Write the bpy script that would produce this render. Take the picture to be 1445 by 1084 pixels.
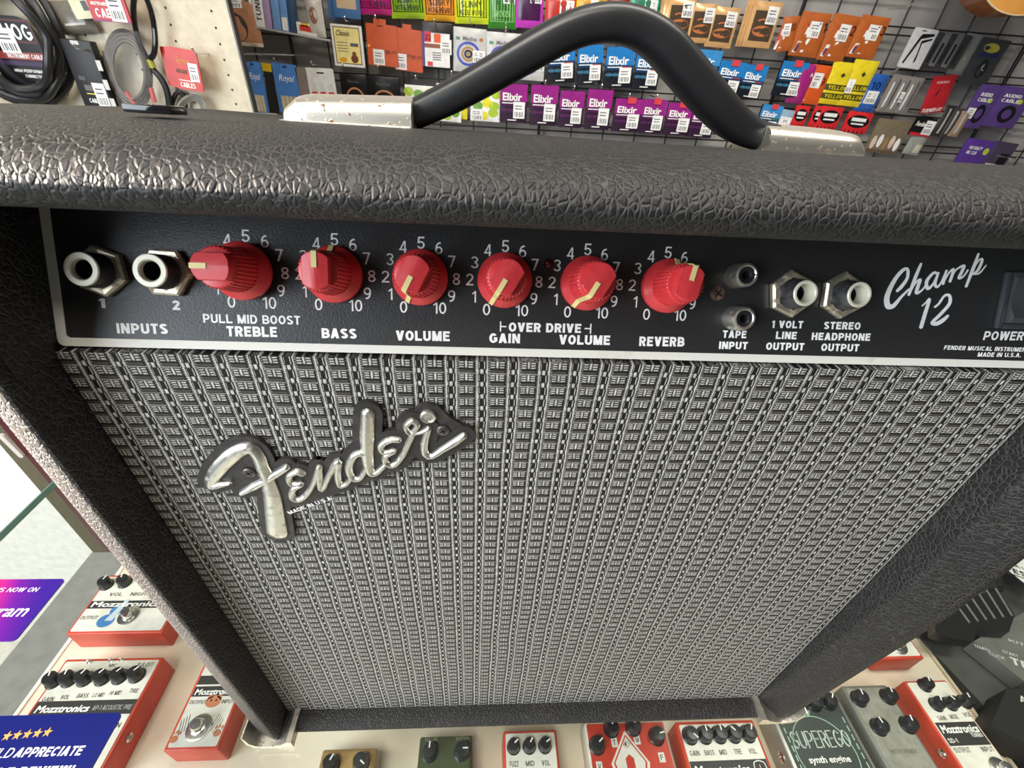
import bpy, bmesh, math, random
from mathutils import Vector, Matrix
for o in list(bpy.data.objects): bpy.data.objects.remove(o)
SC = bpy.context.scene; COL = SC.collection
rnd = random.Random(7)
PI = math.pi; sin = math.sin; cos = math.cos
# ---------------------------------------------------------------- camera
# Everything is laid out in millimetres in the amplifier's own frame (x right, y away, z up,
# origin = middle of the top edge of the grille cloth); the floor is ZF below it.
S = 0.001; ZF = 1319.0
CAM = Vector((-46.208, -144.191, 93.1232)); FPX = 623.8
YAW, PITCH, ROLL = 0.0810, 0.6285, 0.0669
def cam_axes():
    f = Vector((sin(YAW)*cos(PITCH), cos(YAW)*cos(PITCH), -sin(PITCH)))
    r = Vector((cos(YAW), -sin(YAW), 0)); u = r.cross(f)
    return r*cos(ROLL)+u*sin(ROLL), -r*sin(ROLL)+u*cos(ROLL), f
CR, CU, CF = cam_axes()
cd = bpy.data.cameras.new('camera'); cam = bpy.data.objects.new('camera', cd); COL.objects.link(cam)
M = Matrix((CR, CU, -CF)).transposed().to_4x4()
M.translation = Vector((CAM.x*S, CAM.y*S, (CAM.z+ZF)*S)); cam.matrix_world = M
cd.sensor_fit = 'HORIZONTAL'; cd.sensor_width = 36; cd.lens = FPX/1445*36; cd.clip_start = 0.01; cd.clip_end = 60
cd.dof.use_dof = True; cd.dof.focus_distance = 0.26; cd.dof.aperture_fstop = 30
SC.camera = cam
# ---------------------------------------------------------------- light
w = bpy.data.worlds.new('world'); SC.world = w; w.use_nodes = True
bg = w.node_tree.nodes['Background']; bg.inputs[0].default_value = (1.0, 0.96, 0.92, 1); bg.inputs[1].default_value = 0.10
def lamp(name, kind, loc, to, energy, color, size=(1, 1), angle=None):
    d = bpy.data.lights.new(name, kind); d.energy = energy; d.color = color
    if kind == 'AREA': d.shape = 'RECTANGLE'; d.size, d.size_y = size
    if angle is not None: d.angle = angle
    o = bpy.data.objects.new(name, d); COL.objects.link(o)
    o.location = loc; o.rotation_euler = (Vector(to)-Vector(loc)).to_track_quat('-Z', 'Y').to_euler()
    return o
sunbeam = lamp('sunbeam', 'SPOT', (-3.7, 0.085, 1.95), (-0.225, -0.015, 1.21), 13500, (1.0, 0.85, 0.71))   # low sun through the shop window on the left
sunbeam.data.spot_size = math.radians(6.8); sunbeam.data.spot_blend = .9; sunbeam.data.shadow_soft_size = .05
lamp('window_light', 'AREA', (-1.8, -1.3, 1.75), (0, 0, 1.25), 72, (0.84, 0.92, 1.0), (1.5, 1.5))
lamp('ceiling_tube', 'AREA', (-0.5, -0.8, 3.0), (-0.3, -0.6, 0), 40, (1.0, 0.94, 0.84), (1.3, 0.3))
lamp('ceiling_tube', 'AREA', (0.6, 0.25, 3.0), (0.7, 1.4, 0.3), 44, (1.0, 0.94, 0.84), (1.6, 0.3))
lamp('ceiling_tube', 'AREA', (-1.4, -0.4, 3.0), (-1.3, 0.9, 0.6), 18, (1.0, 0.94, 0.84), (1.3, 0.3))
SC.view_settings.view_transform = 'Standard'; SC.view_settings.look = 'None'
SC.view_settings.gamma = 1.0; SC.view_settings.use_curve_mapping = False
SC.view_settings.exposure = 0.05
# ---------------------------------------------------------------- pixel -> place helpers
def ray(q): return CF + CR*((q[0]-722.5)/FPX) + CU*((542-q[1])/FPX)
def atX(q, x): d = ray(q); return CAM + d*((x-CAM.x)/d.x)
def atY(q, y): d = ray(q); return CAM + d*((y-CAM.y)/d.y)
def atZ(q, z): d = ray(q); return CAM + d*((z-CAM.z)/d.z)
class Frame:
    """origin + axes; call with local (a,b,c) to get a place in mm"""
    def __init__(s, o, U=(1, 0, 0), V=(0, 0, 1), N=(0, -1, 0)):
        s.o = Vector(o); s.U = Vector(U).normalized(); s.V = Vector(V).normalized(); s.N = Vector(N).normalized()
    def __call__(s, a, b, c=0): return s.o + s.U*a + s.V*b + s.N*c
    def at(s, q):
        d = ray(q); P = CAM + d*(s.N.dot(s.o-CAM)/s.N.dot(d)) - s.o
        return (P.dot(s.U), P.dot(s.V))
    def sub(s, a, b, c=0, rot=0):
        return Frame(s(a, b, c), s.U*cos(rot)+s.V*sin(rot), s.V*cos(rot)-s.U*sin(rot), s.N)
FR = Frame((0, 0, 0)); UP = Frame((0, 0, 0), (1, 0, 0), (0, 1, 0), (0, 0, 1))
# ---------------------------------------------------------------- materials
MATS = {}
def sock(n, k): return n.inputs[k]
def mat(name, color=(.5, .5, .5), rough=.5, metal=0.0, spec=.5, bump=None, mottle=None, coat=0, emit=None):
    """bump=(scale, strength, distance) noise; mottle=(scale, color2, lo, hi) noise blotches"""
    if name in MATS: return MATS[name]
    m = bpy.data.materials.new(name); m.use_nodes = True; MATS[name] = m
    nt = m.node_tree; b = nt.nodes['Principled BSDF']
    b.inputs['Base Color'].default_value = (*color, 1); b.inputs['Roughness'].default_value = rough
    b.inputs['Metallic'].default_value = metal; b.inputs['Specular IOR Level'].default_value = spec
    b.inputs['Coat Weight'].default_value = coat
    if emit: b.inputs['Emission Color'].default_value = (*color, 1); b.inputs['Emission Strength'].default_value = emit
    tc = nt.nodes.new('ShaderNodeTexCoord')
    def noise(scale, detail=4):
        n = nt.nodes.new('ShaderNodeTexNoise'); n.inputs['Scale'].default_value = scale; n.inputs['Detail'].default_value = detail
        nt.links.new(tc.outputs['Object'], n.inputs['Vector']); return n
    sc, c2, lo, hi = mottle or (60, tuple(x*.82 for x in color), .35, .75)
    n = noise(sc); r = nt.nodes.new('ShaderNodeMapRange'); r.inputs[1].default_value = lo; r.inputs[2].default_value = hi
    nt.links.new(n.outputs[0], r.inputs[0])
    mx = nt.nodes.new('ShaderNodeMix'); mx.data_type = 'RGBA'
    nt.links.new(r.outputs[0], mx.inputs[0]); mx.inputs[6].default_value = (*color, 1); mx.inputs[7].default_value = (*c2, 1)
    nt.links.new(mx.outputs[2], b.inputs['Base Color'])
    if bump:
        n2 = noise(bump[0], 3); bp = nt.nodes.new('ShaderNodeBump'); bp.inputs['Strength'].default_value = bump[1]
        bp.inputs['Distance'].default_value = bump[2]; nt.links.new(n2.outputs[0], bp.inputs['Height'])
        nt.links.new(bp.outputs[0], b.inputs['Normal'])
    return m
def srgb(r, g, b):
    f = lambda c: (c/255/12.92 if c/255 <= .04045 else ((c/255+.055)/1.055)**2.4)
    return (f(r), f(g), f(b))
def col(r, g, b, rough=.42, **k): return mat('printed_%d_%d_%d_%d' % (r, g, b, int(rough*100)), srgb(r, g, b), rough, **k)

class E:
    """tiny expression builder on shader math nodes"""
    nt = None
    def __init__(s, o): s.o = o
    @staticmethod
    def m(op, *a, clamp=False):
        n = E.nt.nodes.new('ShaderNodeMath'); n.operation = op; n.use_clamp = clamp
        for i, x in enumerate(a):
            if isinstance(x, E): E.nt.links.new(x.o, n.inputs[i])
            else: n.inputs[i].default_value = x
        return E(n.outputs[0])
    def __add__(s, x): return E.m('ADD', s, x)
    def __sub__(s, x): return E.m('SUBTRACT', s, x)
    def __mul__(s, x): return E.m('MULTIPLY', s, x)
    def frac(s): return E.m('FRACT', s)
    def mx(s, x): return E.m('MAXIMUM', s, x)
    def mn(s, x): return E.m('MINIMUM', s, x)
    def pulse(s, c, hw, soft):
        d = E.m('ABSOLUTE', s-c); n = E.nt.nodes.new('ShaderNodeMapRange'); n.interpolation_type = 'SMOOTHSTEP'
        E.nt.links.new(d.o, n.inputs[0]); n.inputs[1].default_value = max(hw-soft, 0); n.inputs[2].default_value = hw+soft
        n.inputs[3].default_value = 1; n.inputs[4].default_value = 0
        return E(n.outputs[0])
    def step(s, a, b):
        n = E.nt.nodes.new('ShaderNodeMapRange'); n.interpolation_type = 'SMOOTHSTEP'; E.nt.links.new(s.o, n.inputs[0])
        n.inputs[1].default_value = a; n.inputs[2].default_value = b; return E(n.outputs[0])
def mixc(fac, a, b):
    n = E.nt.nodes.new('ShaderNodeMix'); n.data_type = 'RGBA'
    E.nt.links.new(fac.o, n.inputs[0])
    for i, x in ((6, a), (7, b)):
        if isinstance(x, tuple): n.inputs[i].default_value = (*x, 1)
        else: E.nt.links.new(x, n.inputs[i])
    return n.outputs[2]
def new_mat(name):
    m = bpy.data.materials.new(name); m.use_nodes = True; MATS[name] = m
    E.nt = m.node_tree; b = E.nt.nodes['Principled BSDF']
    tc = E.nt.nodes.new('ShaderNodeTexCoord')
    return m, b, tc
def bump_to(b, height, strength, dist):
    bp = E.nt.nodes.new('ShaderNodeBump'); bp.inputs['Strength'].default_value = strength; bp.inputs['Distance'].default_value = dist
    E.nt.links.new(height.o, bp.inputs['Height']); E.nt.links.new(bp.outputs[0], b.inputs['Normal'])
def noise_tex(vec, scale, detail=3):
    n = E.nt.nodes.new('ShaderNodeTexNoise'); n.inputs['Scale'].default_value = scale; n.inputs['Detail'].default_value = detail
    E.nt.links.new(vec, n.inputs['Vector']); return n
def tolex_mat():
    m, b, tc = new_mat('tolex')
    wn = noise_tex(tc.outputs['Object'], 160, 2)
    va = E.nt.nodes.new('ShaderNodeVectorMath'); va.operation = 'MULTIPLY_ADD'
    E.nt.links.new(wn.outputs['Color'], va.inputs[0]); va.inputs[1].default_value = (.0022,)*3
    st = E.nt.nodes.new('ShaderNodeVectorMath'); st.operation = 'MULTIPLY'; st.inputs[1].default_value = (1.0, .72, .72)
    E.nt.links.new(tc.outputs['Object'], st.inputs[0]); E.nt.links.new(st.outputs[0], va.inputs[2])
    vo = E.nt.nodes.new('ShaderNodeTexVoronoi'); vo.feature = 'DISTANCE_TO_EDGE'; vo.inputs['Scale'].default_value = 500
    E.nt.links.new(va.outputs[0], vo.inputs['Vector'])
    v2 = E.nt.nodes.new('ShaderNodeTexVoronoi'); v2.feature = 'DISTANCE_TO_EDGE'; v2.inputs['Scale'].default_value = 900
    E.nt.links.new(va.outputs[0], v2.inputs['Vector'])
    d = E(vo.outputs['Distance']); d2 = E(v2.outputs['Distance'])
    cell = d.step(0.0, .20); fine = d2.step(0, .2)
    nz = E(noise_tex(tc.outputs['Object'], 1500, 2).outputs[0])
    h = cell*.8+fine*.1+nz*.25
    bump_to(b, h, .55, .0008)
    groove = d.pulse(0, .06, .05)
    big = E(noise_tex(tc.outputs['Object'], 18, 3).outputs[0]).step(.35, .75)
    c = mixc(groove*(big*.6+.4), (.0085, .0083, .0088), (.042, .039, .037))
    E.nt.links.new(c, b.inputs['Base Color']); b.inputs['Roughness'].default_value = .56; b.inputs['Specular IOR Level'].default_value = .42
    return m
def grille_mat():
    m, b, tc = new_mat('grille_cloth')
    sp = E.nt.nodes.new('ShaderNodeSeparateXYZ'); E.nt.links.new(tc.outputs['Object'], sp.inputs[0])
    wob = E(noise_tex(tc.outputs['Object'], 30, 2).outputs[0])-.5
    wob2 = E(noise_tex(tc.outputs['Object'], 900, 1).outputs[0])-.5
    x = E(sp.outputs[0])*1000+wob*1.6+wob2*.25; z = E(sp.outputs[2])*1000+wob2*.35+wob*.8
    u = (x*(1/12.35)+40.0).frac(); v = (z*(1/6.25)+80.2).frac()
    node = v.pulse(.80, .17, .06)                                   # the thick pick of each repeat
    la = u.pulse(.07, .026, .014).mx(u.pulse(.085, .045, .02)*node*.8)
    lb = u.pulse(.40, .024, .014).mx(u.pulse(.39, .04, .02)*node*.8)
    ln = (u.pulse(.31, .016, .012)*v.pulse(.3, .28, .05)).mx(u.pulse(.13, .014, .012)*v.pulse(.3, .24, .05)*.6)
    dot = u.pulse(.225, .05, .02)*node
    fz = (z*(1/1.05)).frac().pulse(.5, .22, .14)
    side = (u.pulse(.015, .035, .02).mx(u.pulse(.455, .035, .02)))*fz*.6
    inblk = u.pulse(.725, .235, .02)
    rows = (v.pulse(.14, .05, .03).mx(v.pulse(.32, .05, .03))).mx(v.pulse(.50, .048, .03))
    dash = (u.pulse(.575, .075, .02).mx(u.pulse(.87, .075, .02)))*rows
    cen = u.pulse(.725, .035, .02)*v.pulse(.34, .25, .05)
    top = (u.pulse(.73, .27, .02))*v.pulse(.655, .028, .018)*.95
    lite = (((la.mx(lb)).mx(ln.mx(dot))).mx((dash.mx(cen)).mx(top))).mx(side)
    bar = inblk*v.pulse(.82, .10, .04)
    nz = E(noise_tex(tc.outputs['Object'], 260, 3).outputs[0]).step(.3, .7)
    c0 = mixc(bar, (.008, .0078, .0075), (.062, .053, .045))
    lc = mixc(nz, (.40, .385, .355), (.62, .605, .565))
    c1 = mixc(lite, c0, lc)
    E.nt.links.new(c1, b.inputs['Base Color']); b.inputs['Roughness'].default_value = .6
    b.inputs['Specular IOR Level'].default_value = .3
    bump_to(b, lite*.7+bar*.5, .7, .0006)
    return m
def panel_mat():
    m, b, tc = new_mat('control_panel_black')
    n = E(noise_tex(tc.outputs['Object'], 1400, 3).outputs[0]); bump_to(b, n, .35, .0004)
    n2 = E(noise_tex(tc.outputs['Object'], 900, 2).outputs[0]).step(.72, .80)
    n3 = E(noise_tex(tc.outputs['Object'], 25, 4).outputs[0]).step(.45, .8)
    c = mixc(n2*n3*.6, (.0195, .0190, .0188), (.20, .19, .17)); E.nt.links.new(c, b.inputs['Base Color'])
    b.inputs['Roughness'].default_value = .42
    return m
def metal_mat(name, c, rust, lo, hi, rough=.28, scale=140):
    m, b, tc = new_mat(name)
    n = E(noise_tex(tc.outputs['Object'], scale, 6).outputs[0]).step(lo, hi)
    E.nt.links.new(mixc(n, c, rust), b.inputs['Base Color'])
    E.nt.links.new((n*-.75+.95).o, b.inputs['Metallic']); E.nt.links.new((n*.4+rough).o, b.inputs['Roughness'])
    bump_to(b, n, .3, .0003)
    return m
def glass_mat():
    m = bpy.data.materials.new('counter_glass'); m.use_nodes = True; nt = m.node_tree
    nt.nodes.remove(nt.nodes['Principled BSDF']); out = nt.nodes['Material Output']
    t = nt.nodes.new('ShaderNodeBsdfTransparent'); t.inputs[0].default_value = (.955, .975, .96, 1)
    g = nt.nodes.new('ShaderNodeBsdfGlossy'); g.inputs['Roughness'].default_value = .015
    lw = nt.nodes.new('ShaderNodeLayerWeight'); lw.inputs[0].default_value = .5
    pw = nt.nodes.new('ShaderNodeMath'); pw.operation = 'POWER'; pw.inputs[1].default_value = 4.5
    nt.links.new(lw.outputs['Facing'], pw.inputs[0])
    f = nt.nodes.new('ShaderNodeMath'); f.operation = 'MULTIPLY_ADD'; f.inputs[1].default_value = .8; f.inputs[2].default_value = .03
    nt.links.new(pw.outputs[0], f.inputs[0])
    mx = nt.nodes.new('ShaderNodeMixShader')
    nt.links.new(f.outputs[0], mx.inputs[0]); nt.links.new(t.outputs[0], mx.inputs[1]); nt.links.new(g.outputs[0], mx.inputs[2])
    nt.links.new(mx.outputs[0], out.inputs[0]); return m
def clear_mat(name, tint, alpha):
    """thin clear plastic bag: mostly see-through with a gloss"""
    m = bpy.data.materials.new(name); m.use_nodes = True; b = m.node_tree.nodes['Principled BSDF']; nt = m.node_tree
    b.inputs['Base Color'].default_value = (*tint, 1); b.inputs['Roughness'].default_value = .16; b.inputs['Alpha'].default_value = alpha
    tc = nt.nodes.new('ShaderNodeTexCoord'); n = nt.nodes.new('ShaderNodeTexNoise'); n.inputs['Scale'].default_value = 28
    nt.links.new(tc.outputs['Object'], n.inputs['Vector'])
    bp = nt.nodes.new('ShaderNodeBump'); bp.inputs['Strength'].default_value = .8; bp.inputs['Distance'].default_value = .006
    nt.links.new(n.outputs[0], bp.inputs['Height']); nt.links.new(bp.outputs[0], b.inputs['Normal']); return m
TOLEX = tolex_mat(); GRILLE = grille_mat(); PANEL = panel_mat(); GLASS = glass_mat()
NICKEL = metal_mat('pitted_nickel', (.78, .74, .65), (.20, .13, .07), .60, .68, .36, 420)
BADGE = metal_mat('worn_silver', (.62, .61, .56), (.33, .31, .27), .5, .8, .30, 260)
BRASS = metal_mat('tarnished_nut', (.80, .72, .56), (.34, .24, .14), .50, .74, .42, 300)
STEEL = mat('steel', (.72, .71, .68), .25, 1.0)
HOOK = mat('hook_steel', (.80, .80, .80), .2, 1.0)
RUST = mat('rusty_screw', (.10, .055, .035), .7, .5, bump=(900, .6, .0004), mottle=(400, (.28, .17, .11), .4, .7))
INK = mat('white_ink', srgb(250, 249, 244), .5)
DIRTY = mat('dirty_white_paint', srgb(218, 216, 206), .5, mottle=(38, srgb(168, 142, 108), .58, .76))
RED = mat('red_knob_plastic', srgb(214, 58, 62), .36, mottle=(300, srgb(198, 50, 54), .4, .8))
CREAM = mat('cream_pointer', srgb(240, 222, 150), .5)
RUB = mat('black_rubber', (.016, .016, .017), .38, bump=(500, .08, .0003))
BLK = mat('black_plastic', (.013, .013, .014), .33)
BLKM = mat('matte_black', (.008, .008, .008), .7)
PLATE = mat('badge_black', (.022, .019, .019), .5, mottle=(200, (.055, .047, .045), .5, .8))
WHITE = mat('white_paper', srgb(236, 235, 232), .5)
BAR = mat('barcode_grey', srgb(90, 90, 95), .6)
CLEAR = clear_mat('clear_bag', (.6, .6, .6), .07); CLEARG = clear_mat('smoky_bag', (.35, .35, .36), .5)
# ---------------------------------------------------------------- a plain grotesque alphabet drawn from strokes
def _arc(cx, cy, rx, ry, a0, a1, n=14): return [(cx+rx*cos(math.radians(a0+(a1-a0)*i/n)), cy+ry*sin(math.radians(a0+(a1-a0)*i/n))) for i in range(n+1)]
def glyph(ch, t):
    """(advance width, [polylines of stroke width t], [polygons]) for a cap height of 1"""
    h = t/2; T = 1-h; M_ = .5; S_ = []; P_ = []; d = t*1.16
    def ln(*p): S_.append(list(p))
    def dg(x0, y0, x1, y1, k=d): P_.append([(x0-k/2, y0), (x0+k/2, y0), (x1+k/2, y1), (x1-k/2, y1)])
    def V(x, y0=0, y1=1): ln((x, y0), (x, y1))
    def Hh(y, x0, x1): ln((x0, y), (x1, y))
    W = .66
    if ch == 'A': W = .74; dg(d/2, 0, W/2-.01, 1); dg(W-d/2, 0, W/2+.01, 1); Hh(.28, .2, W-.2)
    elif ch in 'BPR':
        V(h); r = .26 if ch != 'B' else .25
        Hh(T, 0, W-r); Hh(.48 if ch != 'P' else .42, 0, W-r)
        yc = .48 if ch != 'P' else .42; S_.append(_arc(W-r-h*.5, (T+yc)/2, r-h*.5, (T-yc)/2, 90, -90))
        if ch == 'B': Hh(h, 0, W-r); S_.append(_arc(W-r-h*.4, (h+.48)/2, r-h*.3+.02, (.48-h)/2, 90, -90))
        if ch == 'R': dg(W-d/2, 0, W-.3, .5)
    elif ch in 'CGOQ0':
        W = .72 if ch != '0' else .58; rx = W/2-h; ry = .5-h
        S_.append(_arc(W/2, .5, rx, ry, *((0, 360) if ch in 'OQ0' else (42, 318)), 28))
        if ch == 'G': ln((W-h, .17), (W-h, .52)); Hh(.47, W*.55, W)
        if ch == 'Q': dg(W-d/2, 0, W*.55, .3)
    elif ch == 'D': W = .70; V(h); Hh(T, 0, .36); Hh(h, 0, .36); S_.append(_arc(.34, .5, W-h-.34, .5-h, 90, -90, 18))
    elif ch in 'EFL':
        W = .6; V(h)
        if ch != 'F': Hh(h, 0, W)
        if ch != 'L': Hh(T, 0, W); Hh(.52, 0, W*.9)
    elif ch == 'H': W = .68; V(h); V(W-h); Hh(.52, 0, W)
    elif ch == 'I': W = t; V(h)
    elif ch == 'J': W = .52; V(W-h, .28, 1); S_.append(_arc(W/2, .28, W/2-h, .28-h, 0, -180))
    elif ch == 'K': W = .7; V(h); dg(h+.02, .32, W-d/2, 1); dg(W-d/2, 0, .3, .58)
    elif ch == 'M': W = .84; V(h); V(W-h); dg(W/2, 0, d/2, 1); dg(W/2, 0, W-d/2, 1)
    elif ch == 'N': W = .70; V(h); V(W-h); dg(W-d/2, 0, d/2, 1)
    elif ch in 'S':
        W = .64; S_.append(_arc(W/2, .735, W/2-h, .265-h, 20, 230, 14)+_arc(W/2, .265, W/2-h, .265-h, 50, -160, 14))
    elif ch == 'T': W = .6; V(W/2); Hh(T, 0, W)
    elif ch == 'U': W = .68; V(h, .3, 1); V(W-h, .3, 1); S_.append(_arc(W/2, .3, W/2-h, .3-h, 180, 360))
    elif ch == 'V': W = .72; dg(W/2, 0, d/2, 1); dg(W/2, 0, W-d/2, 1)
    elif ch == 'W': W = 1.0; dg(W*.27, 0, d/2, 1); dg(W*.27, 0, W/2, 1); dg(W*.73, 0, W/2, 1); dg(W*.73, 0, W-d/2, 1)
    elif ch == 'X': W = .7; dg(d/2, 0, W-d/2, 1); dg(W-d/2, 0, d/2, 1)
    elif ch == 'Y': W = .7; V(W/2, 0, .45); dg(W/2, .4, d/2, 1); dg(W/2, .4, W-d/2, 1)
    elif ch == 'Z': W = .64; Hh(T, 0, W); Hh(h, 0, W); dg(d/2, h, W-d/2, T)
    elif ch == '1': W = .34; V(W-h); P_.append([(0, .70), (0, .70+t*.8), (W-t*.7, 1), (W-t*.7, .8)])
    elif ch == '2': W = .58; Hh(h, 0, W); S_.append(_arc(W/2, .70, W/2-h, .30-h, 175, -35, 14)+[(h*1.3, h*1.2)])
    elif ch == '3': W = .58; S_.append(_arc(W/2, .745, W/2-h*1.2, .255-h, 160, -90, 14)); S_.append(_arc(W/2, .27, W/2-h, .27-h, 90, -165, 14))
    elif ch == '4': W = .60; V(W-h-.08); Hh(.27, 0, W); dg(d*.55, .27, W-h-.1, 1, d*.9)
    elif ch == '5': W = .58; Hh(T, .1, W*.95); ln((h+.08, T), (h+.04, .46)); S_.append(_arc(W/2, .32, W/2-h, .32-h, 145, -160, 18))
    elif ch in '69':
        W = .58; f = (lambda p: p) if ch == '6' else (lambda p: [(W-x, 1-y) for x, y in p])
        S_.append(f(_arc(W/2, .32, W/2-h, .32-h, 0, 360, 22))); S_.append(f(_arc(W*.62, .36, W*.62-h, .64-h, 180, 75, 12)))
    elif ch == '7': W = .56; Hh(T, 0, W); dg(.2, 0, W-d/2, T)
    elif ch == '8': W = .58; S_.append(_arc(W/2, .745, W/2-h*1.3, .255-h, 0, 360, 20)); S_.append(_arc(W/2, .27, W/2-h, .27-h, 0, 360, 20))
    elif ch == '.': W = t; V(h, 0, t)
    elif ch == '-': W = .34; Hh(.38, 0, W)
    elif ch == '!': W = t; V(h, 0, t); V(h, .3, 1)
    elif ch == "'": W = t; V(h, .7, 1)
    else: W = .28
    return W, S_, P_
def stroke_text(txt, t):
    vs = []; fs = []; x0 = 0; piece = 0
    for ch in txt:
        W, S_, P_ = glyph(ch, t)
        for pl in S_:
            n = len(pl); k = len(vs); closed = n > 3 and math.dist(pl[0], pl[-1]) < 1e-6
            for i, p in enumerate(pl):
                a = pl[i-1] if i else (pl[-2] if closed else p); b = pl[i+1] if i < n-1 else (pl[1] if closed else p)
                dx, dy = b[0]-a[0], b[1]-a[1]; l = math.hypot(dx, dy) or 1
                for s in (1, -1): vs.append((x0+p[0]-dy/l*t/2*s, p[1]+dx/l*t/2*s, piece))
            for i in range(n-1): fs.append([k+2*i+1, k+2*i+3, k+2*i+2, k+2*i])
            piece += 1
        for pg in P_:
            k = len(vs); ar = sum(pg[i][0]*pg[(i+1) % len(pg)][1]-pg[(i+1) % len(pg)][0]*pg[i][1] for i in range(len(pg)))
            if ar < 0: pg = pg[::-1]
            vs += [(x0+x, y, piece) for x, y in pg]; fs.append(list(range(k, k+len(pg)))); piece += 1
        x0 += W+.11+.02/max(t, .05)*.1
    return vs, fs
# ---------------------------------------------------------------- mesh builder (mm, absolute places)
_tx = {}
class MB:
    def __init__(s): s.v = []; s.f = []; s.m = []; s.mats = []
    def mi(s, m):
        if m not in s.mats: s.mats.append(m)
        return s.mats.index(m)
    def add(s, vs, fs, m):
        k = len(s.v); i = s.mi(m); s.v += [Vector(v) for v in vs]
        for f in fs: s.f.append([k+j for j in f]); s.m.append(i)
        return s
    def box(s, F, a0, a1, b0, b1, c0, c1, m, bev=0, seg=2):
        bm = bmesh.new(); bmesh.ops.create_cube(bm, size=1)
        for v in bm.verts: v.co = Vector(((a0+a1)/2+v.co.x*(a1-a0), (b0+b1)/2+v.co.y*(b1-b0), (c0+c1)/2+v.co.z*(c1-c0)))
        if bev: bmesh.ops.bevel(bm, geom=bm.edges[:], offset=bev, segments=seg, affect='EDGES', profile=.5)
        bm.verts.index_update(); flip = F.U.cross(F.V).dot(F.N) < 0
        s.add([F(*v.co) for v in bm.verts], [[v.index for v in (reversed(f.verts) if flip else f.verts)] for f in bm.faces], m); bm.free(); return s
    def lathe(s, F, prof, m, seg=32, mod=None, cap=True):
        """prof = [(r,h)] up the frame's N axis"""
        vs = []; fs = []
        for i, (r, h) in enumerate(prof):
            for k in range(seg):
                t = 2*PI*k/seg; rr = r*(mod(i, k) if mod else 1); vs.append(F(rr*cos(t), rr*sin(t), h))
        for i in range(len(prof)-1):
            for k in range(seg): fs.append([i*seg+k, i*seg+(k+1) % seg, (i+1)*seg+(k+1) % seg, (i+1)*seg+k])
        if cap:
            if prof[0][0] > 1e-6: fs.append(list(range(seg-1, -1, -1)))
            if prof[-1][0] > 1e-6: fs.append([(len(prof)-1)*seg+k for k in range(seg)])
        return s.add(vs, fs, m)
    def prism(s, F, poly, c0, c1, m):
        n = len(poly)
        if sum(poly[i][0]*poly[(i+1) % n][1]-poly[(i+1) % n][0]*poly[i][1] for i in range(n)) < 0: poly = poly[::-1]
        vs = [F(a, b, c0) for a, b in poly]+[F(a, b, c1) for a, b in poly]
        fs = [list(range(n-1, -1, -1)), list(range(n, 2*n))]+[[i, (i+1) % n, n+(i+1) % n, n+i] for i in range(n)]
        return s.add(vs, fs, m)
    def stroke(s, F, pts, ws, c0, c1, m, prof='flat', n=5):
        """a brush stroke through pts (local a,b) with widths ws, standing from c0 to c1"""
        P, Wd = spline(pts, ws, n); L = len(P)
        sec = {'flat': [(-1, 0), (-1, 1), (1, 1), (1, 0)], 'round': [(-1, 0), (-.93, .5), (-.55, .88), (-.1, 1), (.1, 1), (.55, .88), (.93, .5), (1, 0)]}[prof]
        k = len(sec); vs = []; fs = []
        c1b = c1
        for i, p in enumerate(P):
            c1 = c1b+(.0012*i if prof == 'flat' else 0); t = (P[min(i+1, L-1)]-P[max(i-1, 0)]); t = t.normalized() if t.length else Vector((1, 0)); nn = Vector((-t.y, t.x))
            for a, h in sec: q = p-nn*a*Wd[i]/2; vs.append(F(q.x, q.y, c0+(c1-c0)*h))
        for i in range(L-1):
            for j in range(k-1): fs.append([i*k+j, i*k+j+1, (i+1)*k+j+1, (i+1)*k+j][::-1])
        fs.append(list(range(k))); fs.append([(L-1)*k+j for j in range(k)][::-1])
        s.add(vs, fs, m)
        for i in (0, L-1):                                            # rounded ends
            c1 = c1b+(.0012*i if prof == 'flat' else 0)
            s.lathe(F.sub(P[i].x, P[i].y), [(Wd[i]/2, c0), (Wd[i]/2*.93, c0+(c1-c0)*.5), (Wd[i]*.27, c0+(c1-c0)*.88), (Wd[i]*.05, c1)] if prof == 'round' else [(Wd[i]/2, c0), (Wd[i]/2, c1-.0008)], m, 14)
        return s
    def tube(s, pts, r, m, seg=10, closed=False, sec=None, up=None):
        """round tube, or cross-section sec[(side,up)] kept to the given side direction"""
        P = [Vector(p) for p in pts]; n = len(P); vs = []; fs = []; ref = None
        for i, p in enumerate(P):
            a = P[(i-1) % n] if closed else P[max(i-1, 0)]; b = P[(i+1) % n] if closed else P[min(i+1, n-1)]
            t = (b-a).normalized()
            if up is not None: side = Vector(up); ref = t.cross(side).normalized(); e1 = side; e2 = ref
            else:
                if ref is None: ref = t.orthogonal().normalized()
                ref = (ref-t*ref.dot(t)).normalized(); e1 = ref; e2 = t.cross(ref)
            rr = r[i] if isinstance(r, (list, tuple)) else r
            if sec: vs += [p+e1*x*rr+e2*y*rr for x, y in sec]
            else: vs += [p+e1*cos(2*PI*k/seg)*rr+e2*sin(2*PI*k/seg)*rr for k in range(seg)]
        k = len(sec) if sec else seg
        for i in range(n if closed else n-1):
            for j in range(k): fs.append([i*k+j, i*k+(j+1) % k, ((i+1) % n)*k+(j+1) % k, ((i+1) % n)*k+j])
        if not closed: fs.append(list(range(k))[::-1]); fs.append([(n-1)*k+j for j in range(k)])
        return s.add(vs, fs, m)
    def grid(s, fn, na, nb, m):
        vs = [fn(i/na, j/nb) for j in range(nb+1) for i in range(na+1)]
        return s.add(vs, [[j*(na+1)+i, j*(na+1)+i+1, (j+1)*(na+1)+i+1, (j+1)*(na+1)+i] for j in range(nb) for i in range(na)], m)
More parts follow.
